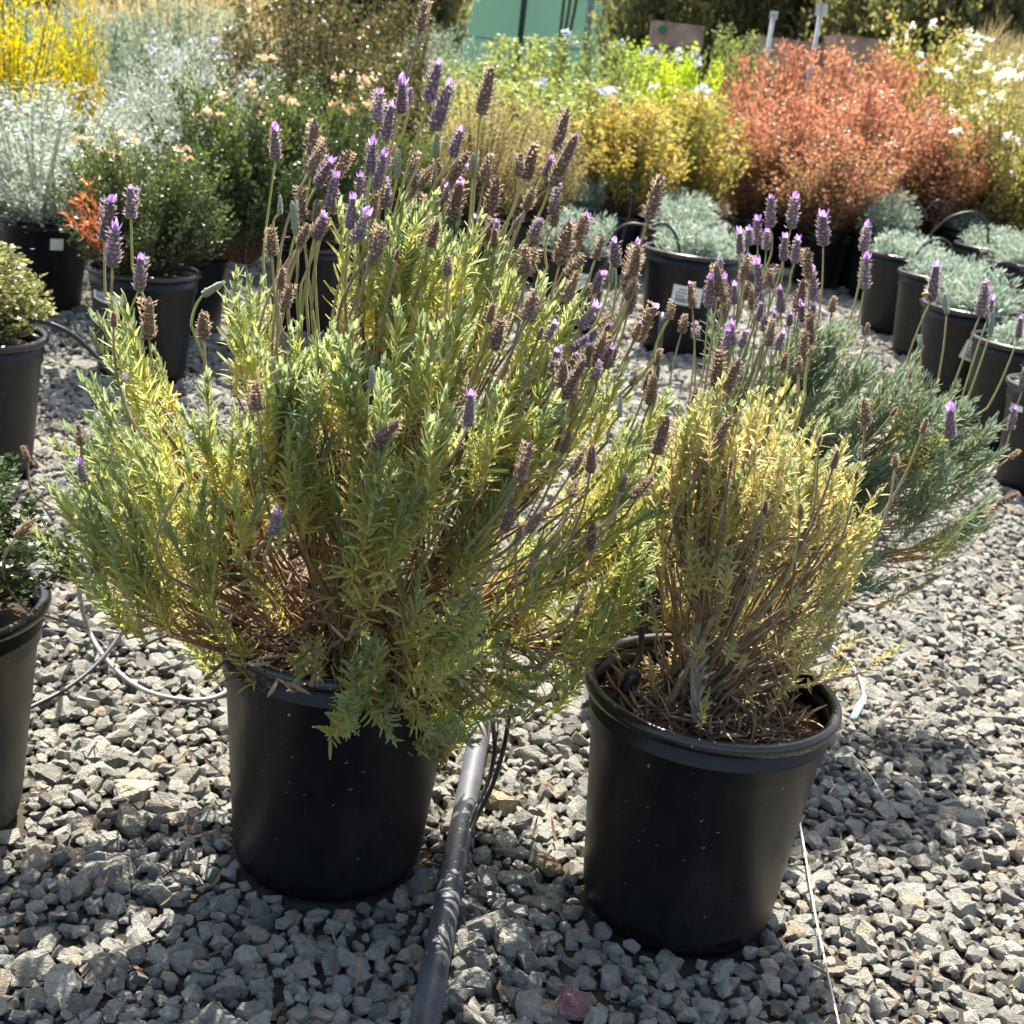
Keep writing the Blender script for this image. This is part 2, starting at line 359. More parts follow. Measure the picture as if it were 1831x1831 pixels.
# gravel: crushed stones lying in the yard, thickest where the camera is
def pot_clear(x, y):
    ok = np.ones(len(x), bool)
    for a, b_, r in POT_BASES: ok &= (x - a) ** 2 + (y - b_) ** 2 > (r + .004) ** 2
    return ok
def stone_field(y0, y1, sp, r0, zlo, zhi):
    ys = np.arange(y0, y1, sp * .87); X, Y = [], []
    for i, y in enumerate(ys):
        w = .42 * y + .75; xs = np.arange(-w, w, sp) + (i % 2) * sp / 2; X.append(xs); Y.append(np.full(len(xs), y))
    X = np.concatenate(X); Y = np.concatenate(Y); n = len(X)
    X += rng.normal(0, sp * .27, n); Y += rng.normal(0, sp * .27, n)
    r = r0 * np.exp(rng.normal(0, .32, n)); Z = rng.uniform(zlo, zhi, n)
    k = pot_clear(X, Y); return X[k], Y[k], Z[k], r[k]
parts_ = [stone_field(.72, 3.4, .0186, .0113, .002, .011), stone_field(.72, 3.4, .022, .0066, -.003, .004), stone_field(3.4, 10.5, .026, .0155, .002, .012)]
GX, GY, GZ, GR = (np.concatenate(q) for q in zip(*parts_))
big = rng.random(len(GX)) < .02; GR[big] *= 1.55
SPECIAL = [((1017, 1800), .030, 'dusky pink stone at the bottom edge, right of the pipe', (.36, .20, .21), 21), ((918, 1682), .031, 'large flat pale grey stone lying between the pipe and the right pot', (.36, .355, .33), 22),
           ((981, 1552), .025, 'smooth oblong brown stone beside the right pot', (.21, .17, .12), 23), ((893, 1432), .028, 'broad tan stone lit by the sun right of the pipe', (.48, .38, .24), 24),
           ((236, 1412), .031, 'biggest cream stone on the sunlit gravel left of the left pot', (.44, .40, .33), 25), ((232, 1473), .029, 'wedge shaped cream stone just in front of the biggest cream stone', (.40, .37, .31), 26)]
sp_xy = []
for (px, py), r, lb, c, sd in SPECIAL:
    P = at_z(px, py, .012); sp_xy.append((P[0], P[1], r))
    m = stone_mesh(sd, plain('tinted_stone', tuple(.72 * q for q in c), .85, .2, 2.5, .3, .6, .12))
    o = obj('stone', m, loc=(P[0], P[1], .014)); o.scale = (r, r, r * .9); o.rotation_euler = (rng.uniform(-.3, .3), rng.uniform(-.3, .3), rng.uniform(0, 6))
    tag(o, lb, 'stone')
k = np.ones(len(GX), bool)
for a, b_, r in sp_xy: k &= (GX - a) ** 2 + (GY - b_) ** 2 > (r * .85) ** 2
GX, GY, GZ, GR = GX[k], GY[k], GZ[k], GR[k]
px = to_px(np.stack([GX, GY, GZ], -1)); vis = (px[:, 0] > 0) & (px[:, 0] < 1831) & (px[:, 1] < 1835) & (px[:, 1] > 200)
score = np.where(vis & (GZ > .003), GR / (GY + .4), 0)
order = np.argsort(-score); near, rest = order[:300], order[300:]
GROT = np.stack([rng.normal(0, .28, len(GX)), rng.normal(0, .28, len(GX)), rng.uniform(0, 6.28, len(GX))], -1)
GI = rng.integers(0, NV, len(GX))
stone_src = []
for j, i in enumerate(near):
    o = obj('stone', stones[j % NV], ground, (GX[i], GY[i], GZ[i])); o.rotation_euler = GROT[i].tolist(); o.scale = (GR[i],) * 3
    if j < NV: stone_src.append(o)
gm = bpy.data.meshes.new('gravel'); gm.from_pydata(np.stack([GX, GY, GZ], -1)[rest].tolist(), [], [])
for nme, typ, arr in (('srot', 'FLOAT_VECTOR', GROT[rest].ravel()), ('sscale', 'FLOAT', GR[rest])):
    a = gm.attributes.new(nme, typ, 'POINT'); a.data.foreach_set('vector' if typ == 'FLOAT_VECTOR' else 'value', arr.astype(np.float32))
a = gm.attributes.new('sidx', 'INT', 'POINT'); a.data.foreach_set('value', GI[rest].astype(np.int32))
gravel = obj('gravel', gm, kind='stuff'); tag(gravel, 'loose grey crushed stone spread over the whole yard', 'gravel')
ng = bpy.data.node_groups.new('gravel_scatter', 'GeometryNodeTree')
ng.interface.new_socket('Geometry', in_out='INPUT', socket_type='NodeSocketGeometry'); ng.interface.new_socket('Geometry', in_out='OUTPUT', socket_type='NodeSocketGeometry')
gi = ng.nodes.new('NodeGroupInput'); go = ng.nodes.new('NodeGroupOutput'); ins = ng.nodes.new('GeometryNodeInstanceOnPoints'); g2i = ng.nodes.new('GeometryNodeGeometryToInstance')
for o in stone_src[::-1]:
    n = ng.nodes.new('GeometryNodeObjectInfo'); n.transform_space = 'ORIGINAL'; n.inputs['Object'].default_value = o; n.inputs['As Instance'].default_value = False
    ng.links.new(n.outputs['Geometry'], g2i.inputs[0])
def named(nme, typ):
    n = ng.nodes.new('GeometryNodeInputNamedAttribute'); n.data_type = typ; n.inputs['Name'].default_value = nme; return n.outputs['Attribute']
ng.links.new(gi.outputs[0], ins.inputs['Points']); ng.links.new(g2i.outputs[0], ins.inputs['Instance']); ins.inputs['Pick Instance'].default_value = True
ng.links.new(named('sidx', 'INT'), ins.inputs['Instance Index']); ng.links.new(named('srot', 'FLOAT_VECTOR'), ins.inputs['Rotation']); ng.links.new(named('sscale', 'FLOAT'), ins.inputs['Scale'])
ng.links.new(ins.outputs[0], go.inputs[0])
md = gravel.modifiers.new('gravel_scatter', 'NODES'); md.node_group = ng

# ------------------------------------------------------------------ lavender plants
def leaf_tpl(n=5, fold=.28, curl=.12, prof=None):
    t = np.linspace(0, 1, n); w = prof if prof is not None else np.interp(t, [0, .2, .6, .88, 1], [.45, .85, 1, .8, .18]); v = []
    for a, b_ in zip(t, w):
        z = curl * a * a; v += [(-b_ / 2, a, z + .0), (0, a, z - fold * b_ * .09), (b_ / 2, a, z)]
    f = []
    for i in range(n - 1):
        for j in (0, 1): q = 3 * i + j; f.append([q, q + 1, q + 4, q + 3])
    return np.array(v), f
LT = leaf_tpl(prof=[.5, .9, 1, .95, .5]); LT2 = leaf_tpl(curl=-.38, prof=[.5, .9, 1, .9, .4])
def shoot_mesh(seed, mat, L=.12, n=15, ll=.030, lw=.0042, spread=1.0, tmax=.75, name='leafy_shoot', stemr=.0013):
    r = np.random.default_rng(seed); mb = MB()
    bend = r.normal(0, .10, 2); z = np.linspace(0, 1, 10); ax = np.stack([bend[0] * z ** 2 * L, bend[1] * z ** 2 * L, z * L], -1)
    mb.tube(ax, np.linspace(stemr, stemr * .6, 10), 5, .6, False)
    pos, d, nn, LL, WW, tt = [], [], [], [], [], []
    for i in range(n):
        u = .06 + .94 * (i / (n - 1)) ** .9; c = np.array([bend[0] * u * u * L, bend[1] * u * u * L, u * L])
        ang0 = (i % 2) * math.pi / 2 + r.uniform(-.3, .3)
        for k in range(2):
            for fas in range(3):
                if fas and r.random() < .35 + .3 * u: continue
                a = ang0 + k * math.pi + (0 if fas == 0 else r.choice([-1, 1]) * r.uniform(.25, .7))
                pitch = (R(62) * (1 - u) + R(16) * u) * spread + r.normal(0, .19)
                if fas: pitch *= .75
                dv = np.array([math.cos(a) * math.sin(pitch), math.sin(a) * math.sin(pitch), math.cos(pitch)])
                nv = np.array([-math.cos(a) * math.cos(pitch), -math.sin(a) * math.cos(pitch), math.sin(pitch)])
                s = np.interp(u, [0, .25, .8, 1], [.8, 1.05, .9, .55]) * (1 if fas == 0 else r.uniform(.4, .7)) * r.uniform(.85, 1.15)
                pos.append(c + dv * .001); d.append(dv); nn.append(nv + r.normal(0, .15, 3)); LL.append(ll * s); WW.append(lw * (.6 + .4 * s))
                tt.append(np.clip(tmax * (1 - u) ** 1.15 + r.normal(0, .09) + (.35 if r.random() < .05 else 0), 0, 1))
    pos, d, nn, LL, WW, tt = (np.array(q) for q in (pos, d, nn, LL, WW, tt)); cu = r.random(len(pos)) < .3
    dead = r.random(len(pos)) < .025; tt[dead] = r.uniform(.85, 1.0, dead.sum()); d[dead] += r.normal(0, .6, (dead.sum(), 3)); cu |= dead
    mb.leaves(LT[0], LT[1], pos[~cu], d[~cu], nn[~cu], LL[~cu], WW[~cu], tt[~cu], .22); mb.leaves(LT2[0], LT2[1], pos[cu], d[cu], nn[cu], LL[cu], WW[cu], tt[cu], .22)
    m = mb.mesh(name, mat); m['mbv'] = 0; return m, mb

def spike_mesh(seed, mat, kind):
    """one flower head, 1 long, standing on the origin: whorls of cupped bracts on a core"""
    r = np.random.default_rng(seed); mb = MB()
    nw = {'d': 10, 'p': 9, 'b': 8}[kind]
    core = [(.03, 0), (.11, .04), (.12, .3), (.10, .6), (.075, .85), (.02, .97)]; mb.lathe([(a, z) for a, z in core], 8, .1)
    tv = np.array([(-.0, 0, 0), (-.5, .45, .16), (0, .5, -.06), (.5, .45, .16), (0, 1, .14)]); tf = [[0, 2, 1], [0, 3, 2], [1, 2, 4], [2, 3, 4]]
    pos, d, nn, LL, WW, tt = [], [], [], [], [], []
    bend = r.normal(0, .11, 2)
    for i in range(nw):
        u = i / (nw - 1); z = .02 + .86 * u + r.normal(0, .008); prof = np.interp(u, [0, .15, .5, .8, 1], [.085, .115, .105, .08, .04]) * r.uniform(.82, 1.2)
        m = int(np.interp(u, [0, .2, 1], [7, 9, 6]))
        for j in range(m):
            a = 2 * math.pi * (j + .5 * (i % 2)) / m + r.normal(0, .16)
            pitch = {'d': r.uniform(.45, 1.35), 'p': r.uniform(.35, .95), 'b': r.uniform(.12, .35)}[kind]
            dv = np.array([math.cos(a) * math.sin(pitch), math.sin(a) * math.sin(pitch), math.cos(pitch)])
            nv = np.array([-math.cos(a) * math.cos(pitch), -math.sin(a) * math.cos(pitch), math.sin(pitch)])
            pos.append((math.cos(a) * prof + bend[0] * z * z, math.sin(a) * prof + bend[1] * z * z, z)); d.append(dv); nn.append(nv + r.normal(0, .2 if kind == 'd' else .1, 3))
            LL.append(r.uniform(.10, .16) * (1 - .25 * u)); WW.append(r.uniform(.085, .125) * (1 - .3 * u)); tt.append(np.clip(.25 + .5 * r.random() + (.25 if kind == 'd' else .2) * u, 0, 1))
    mb.leaves(tv, tf, pos, d, nn, np.array(LL), np.array(WW), np.array(tt))
    if kind != 'b':       # the small calyx tubes that stick out between the bracts
        pos, d, nn, LL, tt = [], [], [], [], []
        for i in range(34):
            u = r.random(); a = r.uniform(0, 6.28); p = r.uniform(.5, 1.3); dv = np.array([math.cos(a) * math.sin(p), math.sin(a) * math.sin(p), math.cos(p)])
            pos.append((math.cos(a) * .09, math.sin(a) * .09, .05 + .85 * u)); d.append(dv); nn.append(r.normal(size=3)); LL.append(r.uniform(.08, .14)); tt.append(r.uniform(.5, 1))
        mb.leaves(tv, tf, pos, d, nn, np.array(LL), .035, np.array(tt))
    return mb.mesh('flower_spike', mat)
def tuft_mesh(seed, n=6, L=.34, W=.15):
    r = np.random.default_rng(seed); mb = MB(); tv, tf = leaf_tpl(5, .6, .25, [.35, .9, 1, .75, .15]); pos, d, nn = [], [], []
    for i in range(n):
        a = 2 * math.pi * i / n + r.normal(0, .3); p = r.uniform(.1, .75); dv = np.array([math.cos(a) * math.sin(p), math.sin(a) * math.sin(p), math.cos(p)])
        pos.append((math.cos(a) * .03, math.sin(a) * .03, .84)); d.append(dv); nn.append((-math.cos(a), -math.sin(a), .2))
    mb.leaves(tv, tf, pos, d, nn, r.uniform(.75, 1.15, n) * L, W, r.random(n)); return mb.mesh('petal_tuft', M['petal'])
SPK = {'d': [spike_mesh(200 + i, M['bract_dry'], 'd') for i in range(9)], 'p': [spike_mesh(220 + i, M['bract_purple'], 'p') for i in range(7)], 'b': [spike_mesh(240 + i, M['bract_green'], 'b') for i in range(3)]}
TUFT = [tuft_mesh(260 + i, 4 + i, .24 + .05 * i, .12) for i in range(4)]

class Outline:
    """the side profile of a bushy crown, in real units on the plane y = Y, with a rounded depth"""
    def __init__(s, poly, ctr, Y, T): 
        s.p = np.array(poly, float); s.c = np.array(ctr, float); s.Y = Y; s.T = T
    def inside(s, q):
        x, y = q; p = s.p; c = False; j = len(p) - 1
        for i in range(len(p)):
            if (p[i, 1] > y) != (p[j, 1] > y) and x < (p[j, 0] - p[i, 0]) * (y - p[i, 1]) / (p[j, 1] - p[i, 1]) + p[i, 0]: c = not c
            j = i
        return c
    def rel(s, q):
        v = np.asarray(q, float) - s.c; L = np.hypot(*v)
        if L < 1e-6: return 0.0
        lo, hi = 0, 3000.0; u = v / L
        for _ in range(24):
            m = (lo + hi) / 2
            if s.inside(s.c + u * m): lo = m
            else: hi = m
        return min(1.0, L / max(lo, 1))
    def depth(s, q): return s.T * math.sqrt(max(0, 1 - s.rel(q) ** 2.2))
    def sample(s):
        lo, hi = s.p.min(0), s.p.max(0)
        while True:
            q = rng.uniform(lo, hi)
            if s.inside(q): return q

def lavender(name, label, out, root, nshoot, variants, big_variants, mat_bark, thin=None, up=.72, slen=(.65, 1.25), nmain=26, rr=.05, group=None, clump=7, fork=.5):
    """woody stems from the root, twigs to every leafy shoot, shoots filling the crown"""
    t = thing(name, label, 'lavender', root, group); root = np.array(root)
    tips, cl, ncl = [], [], max(8, int(nshoot / clump)); cq = []
    while len(cq) < ncl:
        q = out.sample(); T = out.depth(q); y = out.Y + T * (rng.choice([-1, 1], p=[.62, .38]) * rng.uniform(.25, 1.0) ** .6)
        if thin and y < out.Y and thin(q) > rng.random(): continue
        if cq and min(np.hypot(q[0] - c[0][0], q[1] - c[0][1]) + 400 * abs(y - c[1]) for c in cq) < 24: continue
        cq.append((q, y))
    while len(tips) < nshoot:
        k_ = rng.integers(ncl); q0, y0 = cq[k_]; q = q0 + np.array([rng.normal(0, 26), rng.normal(14, 34)]) * (1.45 / out.Y)
        if not out.inside(q + np.array([0, rng.uniform(0, 42)])): continue
        if thin and y0 < out.Y and thin(q) > rng.random(): continue
        tips.append(at_y(*q, y0 + rng.normal(0, .018))); cl.append(k_)
    cdir = rng.normal(0, .16, (ncl, 3))[np.array(cl)]
    tips = np.array(tips); rad = nrm(tips - root); dirs = nrm(rad * .75 + np.array([0, 0, up]) + cdir + rng.normal(0, .11, tips.shape))
    sl = rng.uniform(*slen, nshoot); L = np.array([variants[0][2]] * nshoot) * sl; base = tips - dirs * L[:, None] * .9
    # main stems: one per bundle of neighbouring shoots
    cen = rad[rng.choice(nshoot, nmain, False)]
    for _ in range(6):
        lab = np.argmax(rad @ cen.T, 1)
        for k_ in range(nmain):
            if (lab == k_).any(): cen[k_] = nrm(rad[lab == k_].mean(0))
    for k_ in range(nmain):
        ids = np.where(lab == k_)[0]
        if not len(ids): continue
        r0 = root + np.array([*(rng.normal(0, rr * .5, 2) + cen[k_][:2] * rr), 0]); c = base[ids].mean(0); end = r0 + (c - r0) * .8
        mid = r0 + (end - r0) * .5 + np.array([0, 0, -.10 * np.linalg.norm((end - r0)[:2])]) + rng.normal(0, .012, 3)
        curve = bez(r0, mid, end, 10); mb = MB(); mb.tube(curve, np.linspace(.0048, .0018, 10), 6)
        for i in ids:
            u = rng.uniform(fork, 1.0); a = curve[int(u * 9)]; b_ = base[i]
            m = (a + b_) / 2 + (a - root) * .12 + rng.normal(0, .008, 3)
            mb.tube(bez(a, m, b_, 6), np.linspace(.0018, .0011, 6), 4, cap=False)
        obj('woody_stem', mb.mesh('woody_stem', mat_bark, True, t.location), t)
    # shoots: the 300 nearest the camera are parts, the others one joined mass
    order = np.argsort(base[:, 1]); joined = MB()
    for n_, i in enumerate(order):
        v = variants[rng.integers(len(variants))]
        s = L[i] / v[2]
        if n_ < 300:
            o = obj('leafy_shoot', v[0], t, base[i] - root); orient(o, dirs[i], rng.uniform(0, 6.28), s)
        else:
            q = np.array((Vector([float(c) for c in dirs[i]]).to_track_quat('Z', 'Y') @ Quaternion((0, 0, 1), rng.uniform(0, 6.28))).to_matrix())
            mb = v[1]; joined.add(np.concatenate(mb.v) * s @ q.T + base[i] - root, mb.f, np.clip(np.concatenate(mb.t) + rng.normal(0, .05), 0, 1))
    if joined.n: obj('foliage', joined.mesh('foliage', variants[0][3]), t, kind='stuff')
    return t, root
def litter(parent, root, n, rad, zlo, zhi, seed, mat='mulch', L=(.02, .04)):
    r = np.random.default_rng(seed); mb = MB(); tv, tf = leaf_tpl(5, .5, .5)
    a = r.uniform(0, 6.28, n); q = rad * np.sqrt(r.random(n)); pos = np.stack([q * np.cos(a), q * np.sin(a), r.uniform(zlo, zhi, n)], -1)
    d = r.normal(size=(n, 3)) * (1, 1, .55); mb.leaves(tv, tf, pos, d, r.normal(size=(n, 3)), r.uniform(*L, n), r.uniform(.0025, .005, n), r.random(n))
    return obj('dry_leaf_litter', mb.mesh('dry_leaf_litter', M[mat]), parent, root, 'stuff')
def spikes(t, root, out, data, depth=(-.1, .1), thick=1.0):
    """every flower spike seen: head from base to tip, on its own stalk"""
    for e in data:
        (x1, y1), (x0, y0), kd = e[0], e[1], e[2]; via = e[3:]
        ins = out.inside((x0, y0 + 25))
        Y = (out.Y - out.depth((x0, y0)) - rng.uniform(.0, .04)) if ins else out.Y + rng.uniform(*depth)
        p0, p1 = at_y(x0, y0, Y), at_y(x1, y1, Y + rng.normal(0, .006)); L = np.linalg.norm(p1 - p0); ax = (p1 - p0) / L
        kk = {'m': 'p', 'r': 'd', 't': 'd'}.get(kd, kd); tuft = kd in 'pmt'
        o = obj('flower_spike', SPK[kk][rng.integers(len(SPK[kk]))], t, p0 - root)
        wid = max(L * .9, .036) if L > .028 else L * 1.15
        wid = min(wid * 1.15, .057) * thick * rng.uniform(.92, 1.08) * (.85 if kk == 'b' else 1); Lh = L * (.86 if tuft else 1.0)
        orient(o, ax, rng.uniform(0, 6.28), (wid, wid, Lh))
        if tuft:
            c_ = obj('petal_tuft', TUFT[{'p': rng.integers(1, 4), 'm': rng.integers(0, 3), 't': 0}[kd]], o); f_ = rng.uniform(.65, 1.1) * (.8 if kd == 't' else 1); c_.scale = (f_, f_, f_); c_.location = (0, 0, .86 * (1 - f_))
        if via: far = at_y(*via[-1], Y + (.05 if not ins else .03)); ctrl = at_y(*via[0], Y) if len(via) > 1 else (p0 + far) / 2
        else:
            tgt = root + (p0 - root) * .55; far = p0 + nrm(nrm(tgt - p0) * .5 + np.array([-ax[0] * .8, .25, -ax[2] * .8])) * rng.uniform(.09, .16); ctrl = p0 - ax * .06
        if not via: ctrl = p0 - ax * np.linalg.norm(far - p0) * .5
        pts = np.concatenate([bez(p0 + ax * .002, ctrl, far, 8), (far + nrm(nrm(far - ctrl) * .6 + nrm(root - far)) * .07)[None]]) - p0
        if via and len(via) == 1: pts += np.sin(np.linspace(0, np.pi, 9))[:, None] * rng.normal(0, .0035, 3)
        mb = MB(); mb.tube(pts, np.linspace(.00125, .00165, 9), 6, rng.uniform(.0, .35) if kk != 'd' else rng.uniform(.2, .9))
        me = mb.mesh('stalk', M['stalk'], True)
        s_ = obj('stalk', me, o); s_.matrix_parent_inverse = (Matrix.LocRotScale(None, o.rotation_quaternion, o.scale)).inverted()

VL = [shoot_mesh(300 + i, M['lav'], .12, 18 + i % 3, .0235, .0036, [1, .85, 1.1][i % 3], [.55, .8, 1.0, .95][i % 4]) for i in range(10)]
VL = [(a, b_, .12, M['lav']) for a, b_ in VL]
VY = [shoot_mesh(340 + i, M['lav_yellow'], .072, 13, .0155, .0038, 1.15, [.6, .9][i % 2]) for i in range(8)]; VY = [(a, b_, .072, M['lav_yellow']) for a, b_ in VY]
VG = [shoot_mesh(360 + i, M['lav_grey'], .115, 17, .028, .0034, 1.05, [.3, .5, .8][i % 3]) for i in range(8)]; VG = [(a, b_, .12, M['lav_grey']) for a, b_ in VG]

OA = Outline([(58, 905), (85, 830), (130, 760), (175, 590), (205, 555), (262, 620), (335, 560), (405, 590), (432, 470), (520, 415), (640, 385), (760, 395), (850, 425), (930, 480), (1020, 530), (1080, 630), (1150, 710), (1240, 785), (1250, 865), (1185, 950), (1165, 1080), (1095, 1180), (1000, 1240), (880, 1300), (760, 1315), (640, 1290), (540, 1245), (500, 1190), (430, 1120), (300, 1120), (200, 1125), (120, 1065), (80, 1000)], (630, 900), 1.45, .29)
def thinA(q): return .93 * math.exp(-(((q[0] - 590) / 190) ** 2 + ((q[1] - 1030) / 125) ** 2) * .9)
rootA = (PA[0], PA[1], .285)
lavA, rA = lavender('lavender_plant', 'largest lavender, green and yellow with many brown and purple spikes, in the left foreground pot', OA, rootA, 740, VL, None, M['bark'], thinA, nmain=30, clump=6)
litter(lavA, (0, 0, 0), 700, .15, -.005, .13, 1); litter(lavA, (0, 0, .0), 420, .125, -.01, .02, 2)
DA = [((203, 340), (186, 430), 'm', (188, 520)), ((208, 389), (200, 479), 'p', (188, 606)), ((234, 320), (234, 391), 'm', (237, 481)), ((252, 445), (249, 521), 'm', (227, 589)), ((204, 555), (203, 584), 'd'), ((267, 528), (266, 606), 'd', (290, 760)),
 ((401, 504), (362, 528), 'b', (345, 545), (342, 582)), ((362, 554), (364, 606), 'd'), ((491, 217), (493, 288), 'p', (471, 464)), ((564, 208), (555, 315), 'd', (532, 380)), ((604, 300), (589, 376), 'p', (538, 508)), ((538, 328), (542, 393), 'd'), ((501, 347), (501, 384), 'b', (498, 430)),
 ((521, 356), (530, 420), 'b', (528, 505)), ((567, 354), (565, 400), 'd'), ((484, 400), (486, 457), 'd'), ((589, 389), (555, 420), 'd'), ((521, 505), (508, 555), 'd'), ((505, 477), (501, 518), 'd'), ((761, -4), (751, 56), 'd', (691, 251), (670, 400)), ((790, 95), (766, 184), 'p', (732, 281), (700, 400)),
 ((810, 130), (776, 234), 'p', (722, 349), (695, 420)), ((680, 152), (673, 217), 'p', (637, 335)), ((720, 134), (717, 203), 'p', (690, 300)), ((735, 151), (732, 185), 'm', (705, 260)), ((703, 173), (688, 251), 'p', (665, 350)), ((881, 115), (859, 205), 'd', (847, 305), (840, 491)), ((827, 220), (808, 281), 'p', (752, 403)),
 ((783, 237), (778, 281), 'b', (766, 355)), ((688, 262), (672, 338), 'p', (655, 420)), ((678, 325), (660, 392), 'd', (610, 548)), ((713, 264), (710, 318), 'b', (690, 400)), ((745, 267), (730, 328), 'd'), ((784, 279), (779, 335), 'd'), ((840, 267), (806, 325), 'd'), ((847, 271), (845, 318), 'b'), ((876, 271), (866, 323), 'd'),
 ((827, 305), (806, 405), 't', (784, 542)), ((891, 313), (871, 394), 'd', (871, 447)), ((962, 239), (939, 323), 't', (901, 423)), ((932, 271), (927, 315), 'd', (900, 400)), ((1016, 191), (993, 271), 'd', (950, 400)), ((1040, 223), (986, 332), 't', (898, 454)), ((989, 278), (972, 315), 'p', (930, 400)), ((955, 332), (939, 376), 'd'),
 ((1001, 318), (986, 383), 'p', (935, 430)), ((1000, 362), (989, 406), 'd', (982, 480)), ((1184, 308), (1159, 393), 'd', (1142, 437), (1120, 560)), ((1023, 376), (1000, 474), 't', (955, 609)), ((1052, 372), (1030, 430), 't', (1005, 500)), ((1043, 420), (1027, 450), 'd'), ((1047, 454), (1011, 498), 'd'), ((967, 386), (952, 440), 'd'),
 ((956, 440), (942, 494), 'd'), ((889, 389), (886, 423), 'p', (875, 470)), ((800, 328), (796, 359), 'p'), ((688, 400), (664, 474), 'd', (617, 592)), ((712, 447), (708, 464), 'd'), ((800, 454), (800, 494), 'd'), ((883, 542), (874, 575), 'd'), ((966, 528), (942, 576), 'd'), ((898, 562), (884, 625), 'd', (845, 690)),
 ((1060, 505), (1037, 542), 'd'), ((1067, 538), (1037, 589), 'p'), ((1096, 464), (1091, 506), 'b', (1070, 570)), ((1148, 430), (1118, 518), 't', (1095, 590)), ((1142, 491), (1121, 562), 't', (1090, 640)), ((1091, 566), (1078, 640), 't', (1050, 720)), ((1182, 532), (1135, 610), 't', (1100, 700)), ((1206, 535), (1196, 572), 'd', (1175, 640)),
 ((664, 654), (663, 697), 'b', (658, 735)), ((842, 690), (837, 763), 'm', (776, 844)), ((1047, 641), (1010, 705), 'd'), ((1084, 600), (1067, 651), 'd', (1027, 756)), ((1111, 708), (1108, 746), 'b', (1090, 790)), ((1199, 729), (1172, 813), 't', (1115, 922)), ((1172, 668), (1162, 725), 'd', (1150, 790)), ((1020, 769), (1006, 810), 'd'),
 ((1044, 807), (1020, 847), 'd'), ((1060, 793), (1055, 844), 'd'), ((1030, 851), (1023, 888), 't'), ((952, 786), (925, 862), 'd', (885, 925)), ((918, 898), (901, 949), 'd'), ((932, 942), (922, 976), 'd', (925, 1065)), ((969, 915), (942, 952), 'd'), ((1060, 932), (1057, 986), 'd'), ((952, 994), (949, 1023), 'd', (942, 1075)),
 ((1120, 845), (1110, 880), 'd'), ((1170, 850), (1130, 890), 'd'), ((1036, 1080), (1030, 1100), 'd'), ((715, 750), (665, 800), 'd', (645, 860)), ((42, 795), (50, 825), 'd', (75, 890)), ((60, 930), (30, 960), 'd'), ((140, 755), (146, 797), 'd', (150, 850)), ((141, 820), (150, 862), 'p', (160, 900)), ((226, 665), (222, 682), 'p'),
 ((457, 676), (459, 735), 'd', (462, 850)), ((497, 908), (488, 957), 'm', (472, 1000)), ((330, 862), (318, 880), 'd')]
for i in range(58):
    q = (rng.uniform(930, 1165), rng.uniform(420, 720)) if i < 30 else (rng.uniform(500, 960), rng.uniform(290, 450))
    L = rng.uniform(28, 70); a = rng.normal(.35, .25); DA.append(((q[0] + L * math.sin(a), q[1] - L * math.cos(a)), q, 'dddddtmpp'[rng.integers(9)]))
spikes(lavA, rA, OA, DA, (-.12, .10))
OF = Outline([(485, 1235), (560, 1170), (700, 1140), (860, 1150), (1000, 1170), (1070, 1200), (970, 1260), (880, 1320), (760, 1335), (640, 1305), (540, 1270)], (760, 1230), 1.3, .05)
twig = MB()
for i in range(52):
    q = OF.sample(); y = 1.335 - .10 * min(1, max(0, (q[1] - 1150) / 150)) - rng.uniform(0, .03); tip = at_y(*q, y); dv = nrm(nrm(tip - rA) + np.array([.15, -.25, rng.normal(-.05, .3)]))
    v = VL[rng.integers(len(VL))]; sc = rng.uniform(.55, .9); b_ = tip - dv * .11 * sc
    if i < 40: o = obj('leafy_shoot', v[0], lavA, b_ - rA); orient(o, dv, rng.uniform(0, 6), sc)
    else: b_ = tip
    twig.tube(bez(rA + rng.normal(0, .03, 3) * (1, 1, .2), (rA + b_) / 2 + (0, -.02, .05), b_, 8), np.linspace(.0026, .0013, 8), 5)
for i in range(60):        # bare brown inner twigs
    a = rng.uniform(math.pi * 1.05, math.pi * 1.95); l = rng.uniform(.12, .30); e = rA + np.array([math.cos(a) * l * .8, math.sin(a) * l * .65, rng.uniform(.02, .26)])
    twig.tube(bez(rA + rng.normal(0, .03, 3) * (1, 1, .2), (rA + e) / 2 + rng.normal(0, .03, 3), e, 8), np.linspace(.0030, .0012, 8), 5)
obj('bare_twigs', twig.mesh('bare_twigs', M['bark'], True, rA), lavA, kind='stuff')
litter(lavA, (0, -.08, .06), 420, .17, -.02, .16, 9)

